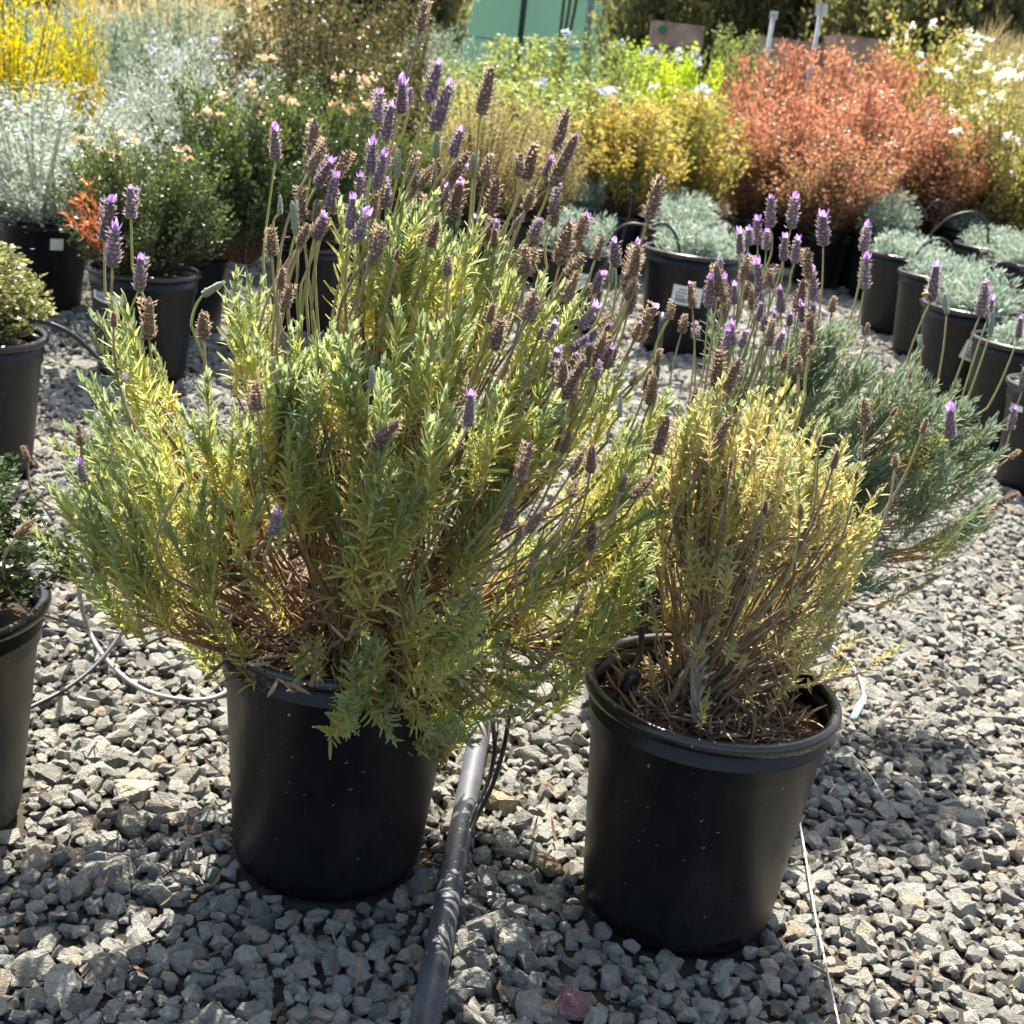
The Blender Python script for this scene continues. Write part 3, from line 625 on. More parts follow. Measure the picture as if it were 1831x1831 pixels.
OY = Outline([(1150, 960), (1160, 820), (1210, 720), (1290, 690), (1340, 680), (1420, 705), (1500, 790), (1560, 840), (1580, 900), (1560, 1000), (1500, 1095), (1480, 1160), (1380, 1180), (1280, 1215), (1200, 1180), (1165, 1080)], (1350, 960), 1.43, .15)
rootY = (.235, 1.44, .275)
lavY, rY = lavender('lavender_plant', 'pale yellow lavender with bare lower twigs, in the mulch filled pot', OY, rootY, 300, VY, None, M['bark_grey'], lambda q: .82 * max(0, min(1, (q[1] - 880) / 150)), .8, (.6, 1.25), 17, .035, clump=5, fork=.62)
litter(lavY, (.02, -.01, 0), 1500, .108, -.012, .012, 3)
for q, y, dv in (((1252, 1305), 1.335, (0, -.3, 1)), ((1375, 1268), 1.40, (.2, -.3, 1)), ((1258, 1240), 1.40, (-.1, -.1, 1)), ((1440, 1230), 1.40, (.5, -.3, .8)), ((1475, 1215), 1.42, (.7, -.2, .7)), ((1175, 1255), 1.42, (-.3, -.3, 1)), ((1550, 1195), 1.46, (.6, 0, .7)), ((1240, 1225), 1.36, (0, 0, 1)), ((1330, 1255), 1.42, (.3, -.2, .9))):
    o = obj('leafy_shoot', VY[rng.integers(8)][0], lavY, at_y(*q, y) - rY); orient(o, dv, rng.uniform(0, 6), rng.uniform(.55, .9))
for i in range(70):
    q = (rng.uniform(1170, 1510), rng.uniform(930, 1200)); y = 1.43 - rng.uniform(.02, .12) * (1 - abs(q[0] - 1340) / 260); p_ = at_y(*q, y); dv = nrm(nrm(p_ - rY) * .8 + np.array([0, -.15, .55]) + rng.normal(0, .25, 3))
    o = obj('leafy_shoot', VY[rng.integers(8)][0], lavY, p_ - rY); orient(o, dv, rng.uniform(0, 6), rng.uniform(.35, .75))
    mb = MB(); mb.tube(bez(rY + rng.normal(0, .02, 3) * (1, 1, .1), (p_ + rY) / 2 + rng.normal(0, .015, 3), p_, 7), np.linspace(.0022, .0011, 7), 5); obj('woody_stem', mb.mesh('woody_stem', M['bark_grey'], True, rY), lavY)
mb = MB(); mb.tube(spline([rY + (.02, 0, 0), at_y(1400, 1215, 1.42), at_y(1450, 1150, 1.43), at_y(1500, 1130, 1.44)], 12), np.linspace(.0045, .002, 12), 6)
mb.tube(spline([at_y(1380, 1235, 1.41), at_y(1460, 1222, 1.42), at_y(1550, 1200, 1.46)], 10), np.linspace(.0025, .0015, 10), 5)
obj('woody_stem', mb.mesh('woody_stem', M['bark_grey'], True, rY), lavY)
mb = MB(); mb.tube(spline([at_y(1243, 1290, 1.36), at_y(1240, 1210, 1.36), at_y(1248, 1140, 1.37)], 10), .004, 6); tv, tf = LT
n = 70; u = rng.random(n); P = np.array([at_y(1243 + 4 * q, 1290 - 150 * q, 1.36) for q in u])
mb.leaves(tv, tf, P, np.stack([rng.normal(0, .5, n), rng.normal(0, .5, n), np.full(n, .9)], -1), rng.normal(size=(n, 3)), .024, .0035, .3)
obj('dead_shoot', mb.mesh('dead_shoot', leaf_mat('ash_grey_dead_leaf', [(0, (.34, .29, .25)), (1, (.42, .36, .31))], .2, .8), False, rY), lavY, label='ash grey dead shoot standing on the mulch')
DY = [((1289, 617), (1279, 691), 'd', (1231, 779), (1130, 950)), ((1328, 629), (1296, 702), 't', (1258, 779), (1200, 880)), ((1309, 742), (1279, 793), 'd'), ((1407, 627), (1399, 664), 'd', (1377, 760)), ((1428, 634), (1428, 668), 'd', (1414, 750)), ((1455, 617), (1445, 637), 'd', (1441, 705)), ((1546, 708), (1548, 763), 'd', (1543, 830)),
 ((1658, 746), (1648, 776), 'd', (1577, 915)), ((1499, 803), (1489, 837), 'd'), ((1602, 807), (1600, 837), 'd'), ((1309, 817), (1306, 837), 'd'), ((1533, 840), (1531, 857), 'd'), ((1370, 895), (1367, 918), 'd'), ((1433, 898), (1431, 928), 'd'), ((1468, 776), (1462, 796), 'd', (1451, 922)), ((1245, 690), (1240, 725), 'd', (1225, 800)), ((1180, 620), (1172, 655), 'd', (1160, 760))]
spikes(lavY, rY, OY, DY, (-.05, .06))

OG = Outline([(1190, 660), (1280, 600), (1400, 570), (1540, 580), (1570, 650), (1640, 660), (1700, 690), (1790, 770), (1800, 850), (1760, 950), (1700, 1040), (1600, 1080), (1520, 1050), (1450, 1000), (1300, 900), (1200, 800)], (1500, 800), 2.05, .20)
rootG = (PGX[0], PGX[1], .28)
lavG, rG = lavender('lavender_plant', 'grey green lavender spreading to the right behind the yellow lavender, with fresh purple spikes', OG, rootG, 430, VG, None, M['bark'], None, .6, (.7, 1.1), 22, clump=8)
DG = [((1380, 339), (1377, 408), 'p', (1367, 477)), ((1424, 339), (1414, 410), 'm', (1390, 505)), ((1355, 381), (1355, 439), 'm'), ((1472, 372), (1472, 440), 'm', (1462, 572)), ((1553, 391), (1543, 450), 'p', (1519, 569)), ((1550, 447), (1545, 518), 'p', (1526, 610)), ((1323, 406), (1323, 455), 'm'), ((1340, 403), (1338, 440), 'p'), ((1372, 405), (1370, 447), 'p'),
 ((1404, 413), (1401, 467), 'm'), ((1428, 416), (1421, 472), 'm', (1414, 510)), ((1338, 445), (1329, 501), 't'), ((1351, 459), (1363, 518), 'm'), ((1289, 455), (1285, 501), 'm'), ((1272, 484), (1267, 552), 'm'), ((1233, 494), (1238, 552), 't'), ((1296, 491), (1292, 542), 'p'), ((1313, 501), (1313, 545), 'm'), ((1340, 505), (1346, 555), 'd'), ((1394, 505), (1397, 560), 'p', (1407, 620)),
 ((1451, 469), (1455, 537), 'p', (1451, 610)), ((1377, 477), (1377, 511), 'd'), ((1426, 515), (1423, 559), 'd'), ((1433, 538), (1436, 576), 'p'), ((1492, 527), (1487, 559), 'd'), ((1414, 555), (1411, 582), 'p'), ((1385, 555), (1384, 579), 'p'), ((1677, 457), (1664, 540), 'm', (1624, 620), (1600, 720)), ((1690, 521), (1693, 562), 'b', (1688, 640), (1672, 700)),
 ((1765, 488), (1753, 564), 'm', (1730, 620), (1690, 730)), ((1776, 525), (1766, 572), 'm', (1740, 640), (1715, 730)), ((1778, 552), (1770, 599), 'b', (1750, 660), (1720, 740)), ((1827, 559), (1820, 605), 'm', (1795, 680), (1765, 730)), ((1646, 596), (1646, 628), 'b', (1645, 690)), ((1228, 559), (1218, 596), 'd'), ((1245, 569), (1243, 606), 'm'), ((1553, 576), (1550, 595), 'd'), ((1302, 579), (1301, 610), 'd'),
 ((1700, 719), (1699, 785), 'm', (1690, 830), (1665, 884)), ((1815, 719), (1807, 769), 'm'), ((1787, 735), (1773, 756), 'b'), ((1825, 880), (1783, 902), 'd'), ((1594, 647), (1577, 661), 'b'), ((1617, 664), (1604, 685), 'b'), ((1631, 661), (1626, 675), 'd'), ((1780, 905), (1753, 952), 'd'), ((1824, 803), (1804, 820), 'd'), ((1604, 729), (1594, 742), 'd'), ((1838, 640), (1828, 700), 'm', (1780, 760))]
for i in range(20):
    q = (rng.uniform(1260, 1490), rng.uniform(500, 650)); L = rng.uniform(30, 62); a = rng.normal(.12, .15); DG.append(((q[0] + L * math.sin(a), q[1] - L * math.cos(a)), q, 'ddpmm'[rng.integers(5)]))
spikes(lavG, rG, OG, DG, (-.12, .1), 1.05)

# ------------------------------------------------------------------ shrubs behind
BT = np.array([(0, 0, 0), (-.5, .45, .10), (0, .5, -.04), (.5, .45, .10), (0, 1, .06)]); BF = [[0, 2, 1], [0, 3, 2], [1, 2, 4], [2, 3, 4]]
DT = np.array([(0, 0, 0), (-.5, .5, .08), (.5, .5, .08), (0, 1, 0)]); DF = [[0, 2, 1], [1, 2, 3]]
def shrub_meshes(seed, mat, w, h, nleaf, lL, lW, ntwig=60, z0=.0, shell=.5, up=.3, flat=1.0, spike=0.0, gap=0.0, along=.55, tip_up=.0, tintz=0.0, twigmat=None, cols=None):
    """a bush w wide and h high standing on the origin: twigs from the base, leaves along their outer part"""
    r = np.random.default_rng(seed); st = MB(); lf = MB()
    per = max(3, int(1.5 * nleaf) // ntwig); pos, d, nn, tt = [], [], [], []; tips = []
    lump = r.normal(size=(7, 3)); lump = nrm(lump); lamp = r.uniform(-.16, .22, 7)
    for i in range(ntwig):
        v = nrm(r.normal(size=3)); v[2] = abs(v[2]) * 1.0 - (.35 if z0 > .05 else .1); v = nrm(v)
        q = (r.uniform(shell ** 3, 1)) ** (1 / 3.) * (1 + sum(a * max(0, v @ l - .55) / .45 for a, l in zip(lamp, lump)))
        tip = np.array([v[0] * w / 2 * q, v[1] * w / 2 * q * flat, z0 + (h - z0) * (.42 + .58 * v[2] * q)])
        if spike: tip[2] += spike * h * r.random() ** 2
        tips.append(tip); b0 = np.array([tip[0] * .10, tip[1] * .10, 0]); mid = b0 * .5 + tip * .5 + np.array([0, 0, -up * .2 * h * (1 - abs(v[2]))]) + r.normal(0, .02 * w, 3)
        c = bez(b0, mid, tip, 7); st.tube(c, np.linspace(.0045, .001, 7) * (w / .7), 4, .3, False)
        u = np.clip(1 - along * r.random(per) ** 1.1, 0, 1); idx = u * 6; k = np.minimum(idx.astype(int), 5); fr = (idx - k)[:, None]
        P = c[k] * (1 - fr) + c[k + 1] * fr; ax = nrm(c[-1] - c[-3])
        side = nrm(r.normal(size=(per, 3))); spread = r.uniform(.4, 1.7, per)[:, None]
        D = nrm(ax * (1 - spread * .5) + side * spread + np.array([0, 0, tip_up]))
        P = P + side * r.random((per, 1)) * .07 * w * (1 - .35 * u[:, None]) * r.choice([.4, 1.0, 1.8], (per, 1)); pos.append(P); d.append(D); nn.append(nrm(r.normal(size=(per, 3)) + np.array([0, 0, .9])))
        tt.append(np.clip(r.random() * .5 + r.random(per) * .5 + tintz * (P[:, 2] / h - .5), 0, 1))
    pos = np.concatenate(pos); d = np.concatenate(d); nn = np.concatenate(nn); tt = np.concatenate(tt)
    s = r.uniform(.65, 1.25, len(pos)); tv, tf = (BT, BF) if lW > .012 else (DT, DF)
    lf.leaves(tv, tf, pos, d, nn, lL * s, lW * s, tt)
    V = np.concatenate(lf.v); k = np.array([w / 2 / np.percentile(np.hypot(V[:, 0], V[:, 1]), 96)] * 2 + [h / np.percentile(V[:, 2], 98.5)])
    def fit(q):
        q = q * k; rr = np.hypot(q[:, 0], q[:, 1]); over = np.maximum(rr - w / 2, 0); g_ = (w / 2 + over * .8) / np.maximum(rr, 1e-6)
        q[:, :2] *= np.where(over > 0, g_, 1)[:, None]; q[:, 2] = np.where(q[:, 2] > h, h + .55 * (q[:, 2] - h), q[:, 2]); return q
    lf.v = [fit(q) for q in lf.v]; st.v = [fit(q) for q in st.v]
    return st.mesh('stem', twigmat or M['twig']), lf.mesh('foliage', mat), fit(np.array(tips))
def blossom_mesh(seed, mat, n=9, r0=.02, pl=.022):
    r = np.random.default_rng(seed); mb = MB(); d = nrm(r.normal(size=(n * 3, 3)) + (0, 0, .35)); c = np.repeat(r.normal(0, r0, (n, 3)), 3, 0)
    mb.leaves(BT, BF, c, d, r.normal(size=(n * 3, 3)), pl, pl * .8, r.random(n * 3)); return mb.mesh('blossom', mat)
KIND = {}
M['silver_twig'] = plain('silver_grey_twig', (.36, .38, .33), .8, .3, 60, .2)
def kind(name, *a, **k): KIND[name] = (shrub_meshes(*a, **k), a[2], a[3])
lm = leaf_mat
kind('silver', 1, lm('silver_grey_leaf', [(0, (.22, .265, .235)), (.5, (.34, .385, .335)), (1, (.46, .48, .39))], .35, .5, .4, .1), 1.25, .92, 18000, .030, .0075, 220, .10, .35, .3, 1, .10, along=.75, tip_up=.7, twigmat=M['silver_twig'])
kind('yellow', 2, lm('bright_yellow_leaf', [(0, (.20, .24, .04)), (.3, (.38, .37, .04)), (.6, (.52, .44, .04)), (.88, (.52, .34, .04)), (1, (.50, .24, .05))], .45, .45, .4, .1), .9, 1.35, 3600, .034, .017, 110, .2, .2, .3, 1, .12, tip_up=.5)
kind('bluehedge', 3, lm('blue_green_leaf', [(0, (.17, .225, .165)), (.6, (.27, .335, .255)), (1, (.38, .43, .33))], .35, .5, .4, .1), 1.5, 1.25, 12000, .035, .016, 140, .0, .6, .3, 1, .03, tip_up=.4)
kind('bronze', 4, lm('glossy_bronze_leaf', [(0, (.06, .07, .025)), (.4, (.105, .105, .04)), (.75, (.17, .135, .055)), (1, (.26, .12, .06))], .32, .34, .6, .15), 1.2, 1.6, 11000, .032, .021, 150, .2, .45, .3, 1, .08)
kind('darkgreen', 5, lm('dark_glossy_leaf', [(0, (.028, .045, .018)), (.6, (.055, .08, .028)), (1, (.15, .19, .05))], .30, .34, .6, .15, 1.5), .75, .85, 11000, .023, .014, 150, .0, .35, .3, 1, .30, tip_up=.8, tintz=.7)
kind('plumbago', 6, lm('yellowing_green_leaf', [(0, (.15, .20, .07)), (.45, (.28, .32, .10)), (.72, (.42, .38, .11)), (.88, (.50, .34, .10)), (1, (.33, .17, .08))], .45, .4, .5, .35), 1.0, 1.1, 7500, .032, .019, 130, .0, .4, .4, 1, .10, tintz=-.5)
kind('lime', 7, lm('lime_green_leaf', [(0, (.30, .42, .05)), (.6, (.48, .58, .08)), (1, (.62, .62, .10))], .45, .4, .5, .15), .8, 1.2, 7000, .034, .019, 110, .0, .5, .3, 1, .08, tip_up=.4)
kind('red', 8, lm('red_autumn_leaf', [(0, (.40, .145, .105)), (.28, (.45, .205, .14)), (.48, (.43, .26, .14)), (.64, (.20, .09, .065)), (.82, (.32, .23, .10)), (1, (.20, .22, .08))], .42, .4, .5, .3), 1.1, 1.15, 9000, .030, .018, 200, .0, .25, .4, 1, .06, tintz=-.45)
kind('rose', 9, lm('autumn_rose_leaf', [(0, (.15, .18, .06)), (.4, (.26, .27, .09)), (.75, (.40, .34, .11)), (1, (.40, .19, .08))], .42, .4, .5, .25), 1.1, 1.2, 7500, .032, .020, 130, .0, .4, .4, 1, .12)
kind('tan', 10, lm('tan_olive_leaf', [(0, (.19, .17, .07)), (.5, (.33, .28, .13)), (1, (.48, .40, .22))], .4, .5, .4, .15), .9, 1.0, 12000, .020, .009, 150, .0, .4, .4, 1, .10)
kind('orange', 11, lm('orange_yellow_leaf', [(0, (.16, .18, .06)), (.4, (.30, .29, .09)), (.72, (.46, .37, .10)), (1, (.29, .16, .08))], .45, .4, .5, .25), .85, .95, 6000, .032, .019, 130, .0, .2, .4, 1, .10)
kind('smallsilver', 12, lm('small_silver_green_leaf', [(0, (.15, .21, .165)), (.5, (.27, .345, .285)), (1, (.42, .48, .41))], .35, .5, .4, .25, 1.2, .3), .34, .17, 1900, .036, .0070, 60, .0, .3, .0, 1, .25, along=.8, tip_up=.45)
kind('boxleaf', 13, lm('small_dark_round_leaf', [(0, (.03, .045, .022)), (.6, (.055, .085, .03)), (1, (.12, .19, .04))], .3, .38, .5, .2), .42, .55, 7000, .017, .011, 150, .0, .4, .3, 1, .04)
kind('paleleaf', 14, lm('yellow_green_small_leaf', [(0, (.10, .12, .045)), (.5, (.24, .25, .09)), (1, (.44, .42, .2))], .35, .34, .7, .2), .42, .5, 6500, .019, .011, 140, .0, .4, .3, 1, .04)
kind('straw', 15, lm('dry_straw_grass', [(0, (.34, .27, .14)), (.5, (.48, .40, .22)), (1, (.58, .50, .32))], .35, .6, .3, .1), 1.0, 1.1, 7000, .16, .0045, 120, .0, .2, .1, 1, .10, along=.8, tip_up=1.2)
TREEL = lm('dark_tree_leaf', [(0, (.12, .135, .065)), (.6, (.22, .225, .10)), (.95, (.33, .31, .13)), (1, (.42, .26, .10))], .55, .4, .5, .2, 1.5)
kind('evergreen', 18, TREEL, 2.6, 3.2, 15000, .075, .045, 220, .2, .35, .3, .8, .05)
kind('tree', 16, TREEL, 3.2, 3.4, 13000, .075, .045, 200, 1.5, .35, .3, .8, .05)
kind('ash', 17, lm('brownish_tree_leaf', [(0, (.11, .10, .04)), (.6, (.20, .17, .06)), (1, (.32, .23, .08))], .38, .4, .5, .2, 1.5), 2.6, 3.0, 11000, .07, .03, 180, 1.35, .35, .3, .8, .06)
FLO = {'blue': blossom_mesh(1, M['blue'], 6, .018, .02), 'white': blossom_mesh(2, M['white'], 7, .02, .024), 'cream': blossom_mesh(3, M['cream'], 9, .014, .016), 'violet': blossom_mesh(4, leaf_mat('pale_violet_flower', [(0, (.45, .42, .72)), (1, (.6, .56, .82))], .4), 3, .008, .011)}
def shrub(kd, name, label, cat, x, y, w, h, z=0.0, group=None, flower=None, nfl=0, fr=(0, 1), fs=1.0):
    (st, lf, tips), w0, h0 = KIND[kd]
    t = thing(name, label, cat, (x, y, z), group); t.scale = (w / w0, w / w0, h / h0); t.rotation_euler = (0, 0, rng.uniform(0, 6.28))
    trunk = 'trunk' if cat == 'tree' else 'stem'
    obj(trunk, st, t); obj('crown' if cat == 'tree' else 'foliage', lf, t, kind='stuff')
    if flower:
        c = Matrix.Rotation(-t.rotation_euler.z, 3, 'Z'); tp = sorted(tips.tolist(), key=lambda q: -(q[2] / h0 + .5 * ((c.inverted() @ Vector(q)).y < 0)))[:max(nfl * 2, 4)]
        for i in range(nfl):
            q = np.array(tp[rng.integers(len(tp))]) + rng.normal(0, .03, 3) * w0
            o = obj('blossom', FLO[flower], t, q); o.scale = (fs * w0 / w, fs * w0 / w, fs * h0 / h); o.rotation_euler = rng.uniform(0, 6, 3).tolist()
    return t
def shrub_px(kd, name, label, cat, px, ytop, wpx, d, group=None, z=0.0, potted=True, **k):
    """px, ytop: where its middle and its top stand in the photo; d: metres away"""
    top = at_y(px, ytop, d); x = at_y(px, (ytop + to_px(np.array([[top[0], d, 0.]]))[0][1]) / 2, d)[0]; dep = (np.array([x, d, .5]) - CAM) @ FW
    w = wpx * dep / FPX; h = top[2]
    if d > 8.3: potted = False
    if kd in ('plumbago', 'lime'): ytop += 26
    if kd in ('red', 'orange'): ytop += 14
    w *= {'plumbago': 1.35, 'lime': 1.35, 'rose': 1.4, 'orange': 1.15}.get(kd, 1.0)
    top = at_y(px, ytop, d); x = at_y(px, (ytop + to_px(np.array([[top[0], d, 0.]]))[0][1]) / 2, d)[0]; h = top[2]
    if potted: pot('black pot under the ' + label.split(',')[0], x, d, min(1.25, .8 + .3 * w), 1.0, rng.uniform(0, 6), 'pots under the shrubs'); z = .27
    return shrub(kd, name, label, cat, x, d, w, h - z, z, group, **k)

# shrubs that stand in the left hand pots
def in_pot(kd, name, label, p, w, h, **k):
    return shrub(kd, name, label, 'shrub', p.location.x, p.location.y, w, h, .26 * p.scale.z, **k)
in_pot('boxleaf', 'small_leaved_shrub', 'dark shrub with small round glossy leaves at the lower left edge', pot_l1, .31, .21)
in_pot('paleleaf', 'small_leaved_shrub', 'pale yellowish green small leaved shrub at the left edge, in the shiny rimmed pot', pot_l2, .31, .22)
h3 = at_y(130, 130, 4.46)[2]
s3 = in_pot('silver', 'silver_shrub', 'wide wispy silver grey shrub with tiny violet flowers on the left', pot_l3, 1.0, h3 - .34, flower='violet', nfl=26)
shrub_px('silver', 'silver_shrub', 'second silver grey shrub, just behind and right of the wide one', 'shrub', 330, 95, 330, 5.3, flower='violet', nfl=14)
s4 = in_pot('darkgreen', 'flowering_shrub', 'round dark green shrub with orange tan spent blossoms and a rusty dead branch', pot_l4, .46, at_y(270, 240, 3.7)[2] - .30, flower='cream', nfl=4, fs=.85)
r_ = np.random.default_rng(5); mb = MB()       # the rusty branch
P0 = at_y(200, 455, 3.52)
for q in ((122, 385), (130, 400), (140, 345), (150, 320), (165, 360), (150, 420), (175, 400), (135, 365), (160, 395)):
    e = at_y(*q, 3.36 + r_.normal(0, .04)); c = bez(P0, (P0 + e) / 2 + (0, 0, -.02), e, 6); mb.tube(c, np.linspace(.003, .001, 6), 4, .2)
    n = 40; u = r_.random(n) * .75 + .25; mb.leaves(DT, DF, P0 + (e - P0) * u[:, None], nrm(nrm(e - P0) + r_.normal(0, .6, (n, 3))), r_.normal(size=(n, 3)), .028, .006, r_.random(n))
br = obj('dead_branch', mb.mesh('dead_branch', lm('rusty_dead_leaf', [(0, (.22, .07, .035)), (.6, (.38, .13, .06)), (1, (.48, .20, .10))], .35, .6), False), s4, label='rusty red dead branch')
br.matrix_parent_inverse = Matrix.LocRotScale(s4.location, s4.rotation_euler, s4.scale).inverted()
h5 = at_y(450, 160, 4.3)[2]
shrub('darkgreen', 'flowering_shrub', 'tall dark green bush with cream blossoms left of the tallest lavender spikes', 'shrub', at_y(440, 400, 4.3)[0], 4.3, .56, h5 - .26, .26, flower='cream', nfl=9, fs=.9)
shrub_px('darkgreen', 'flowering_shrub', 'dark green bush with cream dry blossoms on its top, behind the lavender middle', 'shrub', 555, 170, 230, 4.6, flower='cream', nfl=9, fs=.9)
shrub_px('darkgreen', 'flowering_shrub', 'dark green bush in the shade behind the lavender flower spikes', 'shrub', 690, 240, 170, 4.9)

# left rear
shrub_px('yellow', 'yellow_shrub', 'bright yellow leaved shrub cut by the left edge at the top', 'shrub', 15, -50, 250, 5.2)
shrub_px('yellow', 'yellow_shrub', 'slimmer bright yellow shrub, right of the larger yellow one', 'shrub', 138, 0, 95, 5.5)
for px, yt, w, d, lb in ((170, 30, 330, 9.5, 'blue green bush behind the yellow shrubs'), (330, 15, 300, 9.8, 'blue green bush behind the silver shrubs'), (30, 20, 260, 10.0, 'blue green bush at the far left behind the yellow shrub'), (760, 62, 220, 9.4, 'blue green bush in front of the green screen, left end')):
    shrub_px('bluehedge', 'blue_green_bush', lb, 'bush', px, yt, w, d, 'blue green bushes')
shrub_px('bronze', 'bronze_shrub', 'tall glossy bronze leaved shrub left of the tallest lavender spike', 'shrub', 560, -70, 330, 6.0)
shrub_px('bronze', 'bronze_shrub', 'bronze shrub with olive tips, right of the tall bronze one', 'shrub', 690, -20, 190, 6.6)
shrub_px('bronze', 'bronze_shrub', 'lower brown bronze shrub above the silver shrub', 'shrub', 420, 70, 200, 6.4)
shrub_px('straw', 'dry_grass_clump', 'tawny dry grass at the top left behind the blue green bushes', 'grass', 380, -12, 330, 11.5, potted=False)
shrub_px('straw', 'dry_grass_clump', 'tawny dry grass at the top far left', 'grass', 190, -5, 300, 12, potted=False)
# middle
shrub_px('tan', 'olive_tan_shrub', 'olive tan shrub with fine leaves behind the brown spike', 'shrub', 860, 165, 220, 5.9)
shrub_px('tan', 'olive_tan_shrub', 'darker tan shrub right of the fine leaved olive one', 'shrub', 970, 205, 150, 6.3)
for px, yt, w, d, n, kd, lb in ((850, 95, 230, 8.6, 0, 'plumbago', 'green shrub with yellow tips in front of the green screen, leftmost'), (960, 55, 220, 9.0, 2, 'plumbago', 'green shrub with a pair of pale blue flowers in front of the green screen'), (1060, 60, 190, 8.4, 2, 'plumbago', 'yellowing shrub with pale blue flowers under the grey fence post'),
                            (1130, 72, 120, 9.2, 2, 'lime', 'bright lime green shrub left of the wooden tree box'), (1205, 82, 110, 8.6, 4, 'lime', 'brightest lime shrub right under the wooden tree box'), (1040, 130, 230, 7.2, 4, 'plumbago', 'orange tinged shrub with pale blue flowers, middle of the photo'),
                            (1110, 170, 190, 6.9, 0, 'orange', 'orange yellow leaved shrub beside the black tube hoops'), (1215, 150, 190, 7.4, 4, 'orange', 'orange yellow leaved shrub right under the lime ones'), (920, 130, 200, 7.4, 2, 'plumbago', 'olive green shrub behind the tan ones'), (1290, 40, 110, 11.0, 0, 'plumbago', 'small pale green shrub right of the wooden tree box')):
    shrub_px(kd, 'flowering_shrub', lb, 'shrub', px, yt, w, d, None, flower='blue' if n else None, nfl=n, fs=.95)
# right: red and white
for px, yt, w, d, lb in ((1385, 85, 230, 8.6, 'red leaved shrub under the smaller sign'), (1500, 88, 230, 9.0, 'red leaved shrub under the taller sign'), (1400, 170, 230, 7.7, 'red shrub at the left front of the red group'), (1540, 150, 260, 7.9, 'fullest red shrub in the middle of the group'), (1660, 200, 220, 7.9, 'red shrub at the right end of the group'), (1590, 105, 190, 9.3, 'red shrub at the back, touching the white flowered bushes'), (1480, 230, 240, 7.3, 'lower red and brown shrub in front, right behind the small silver lavenders'), (1350, 215, 130, 7.6, 'small brownish red shrub at the left end of the red group')):
    shrub_px('red', 'red_shrub', lb, 'shrub', px, yt, w, d, 'red leaved shrubs')
for px, yt, w, d, n, lb in ((1640, 60, 180, 10.0, 12, 'white flowered bush farthest back, behind the red shrubs'), (1720, 95, 180, 8.8, 16, 'white flowered bush in the middle of the white group'), (1810, 150, 180, 7.8, 14, 'white flowered bush at the right edge'), (1745, 200, 150, 8.2, 8, 'white flowered bush right of the red shrubs'), (1800, 280, 120, 7.9, 5, 'lower yellow leaved bush with few white flowers at the right edge')):
    shrub_px('rose', 'white_flowered_bush', lb, 'bush', px, yt, w, d, 'white flowered bushes', flower='white', nfl=2 * n, fs=1.0)
shrub_px('straw', 'dry_grass_clump', 'straw coloured dry grass right of the white flowered bushes', 'grass', 1765, 72, 150, 11.0, potted=False)
shrub_px('straw', 'dry_grass_clump', 'straw coloured dry grass at the right edge', 'grass', 1850, 85, 150, 11.3, potted=False)

# small silver lavenders in their pots
LBS = {'C1': 'small bright green silver lavender in the pot with a sticker', 'C2': 'small silver lavender beside the slanted white pipe', 'D1': 'small silver lavender in the wide pot behind the purple spikes', 'D2': 'small silver lavender second in the middle row', 'D3': 'small silver lavender farthest in the middle row',
       'R1': 'tiny silver lavender under the red shrubs', 'R2': 'small silver lavender second along the right block edge', 'R3': 'tallest of the small silver lavenders', 'R4': 'dome shaped small silver lavender with a tube hoop', 'R5': 'small silver lavender in the pot with a long lit side', 'R6': 'small silver lavender in the pot with the tilted sticker', 'R7': 'sparse small silver lavender at the right edge',
       'R8': 'small silver lavender at the lower right edge', 'B1': 'small silver lavender in front of the red shrub edge', 'B2': 'small silver lavender under the tube hoop', 'B3': 'small silver lavender of the second line at the right edge'}
for nm, (p, a) in SMALL.items():
    s = p.scale.x; tall = {'R3': 1.7, 'R1': .7, 'R7': .8, 'R8': .8, 'C1': 1.5, 'C2': 1.4, 'R6': 1.15, 'D2': 1.3}.get(nm, 1.0)
    shrub('smallsilver', 'small_lavender', LBS[nm], 'lavender', p.location.x, p.location.y, .265 * s * (.8 if nm == 'R7' else 1), .125 * s * tall, .25 * p.scale.z, 'small silvery lavender plants')

# ------------------------------------------------------------------ fence, trees, boxes, signs
FY, FA = 16.5, R(-6)
fence = thing('screen_fence', 'fence hung with green windscreen fabric behind the nursery rows', 'fence', (0, FY, 0)); fence.rotation_euler = (0, 0, FA)
nx, nz = 161, 9; fx = np.linspace(-16, 16, nx); fz = np.linspace(.03, 2.9, nz); V = np.array([(x, .03 * math.sin(x * 2.2 + z) + .02 * math.sin(x * 5 + 2 * z), z) for z in fz for x in fx])
mb = MB(); mb.add(V, [[j * nx + i, j * nx + i + 1, (j + 1) * nx + i + 1, (j + 1) * nx + i] for j in range(nz - 1) for i in range(nx - 1)]); obj('windscreen', mb.mesh('windscreen', M['fabric'], True), fence)
for z in (1.2, 1.75):
    mb = MB(); mb.tube([(x, .03 * math.sin(x * 2.2 + z) + .02 * math.sin(x * 5 + 2 * z) - .012, z) for x in fx[::2]], .006, 4); obj('seam', mb.mesh('seam', M['fabric']), fence)
for px, mt in ((935, 'darkmetal'), (1053, 'steel'), (1092, 'darkmetal'), (700, 'darkmetal'), (480, 'steel'), (250, 'darkmetal'), (1330, 'darkmetal'), (1560, 'steel'), (1790, 'darkmetal')):
    P = at_y(px, 40, FY); mb = MB(); mb.tube([(P[0] / math.cos(FA), -.09, 0), (P[0] / math.cos(FA), -.09, 3.0)], .035, 8); obj('post', mb.mesh('post', M[mt], True), fence)
mb = MB(); mb.tube([(-16, -.09, 2.95), (16, -.09, 2.95)], .03, 8); obj('top_rail', mb.mesh('top_rail', M['darkmetal'], True), fence)
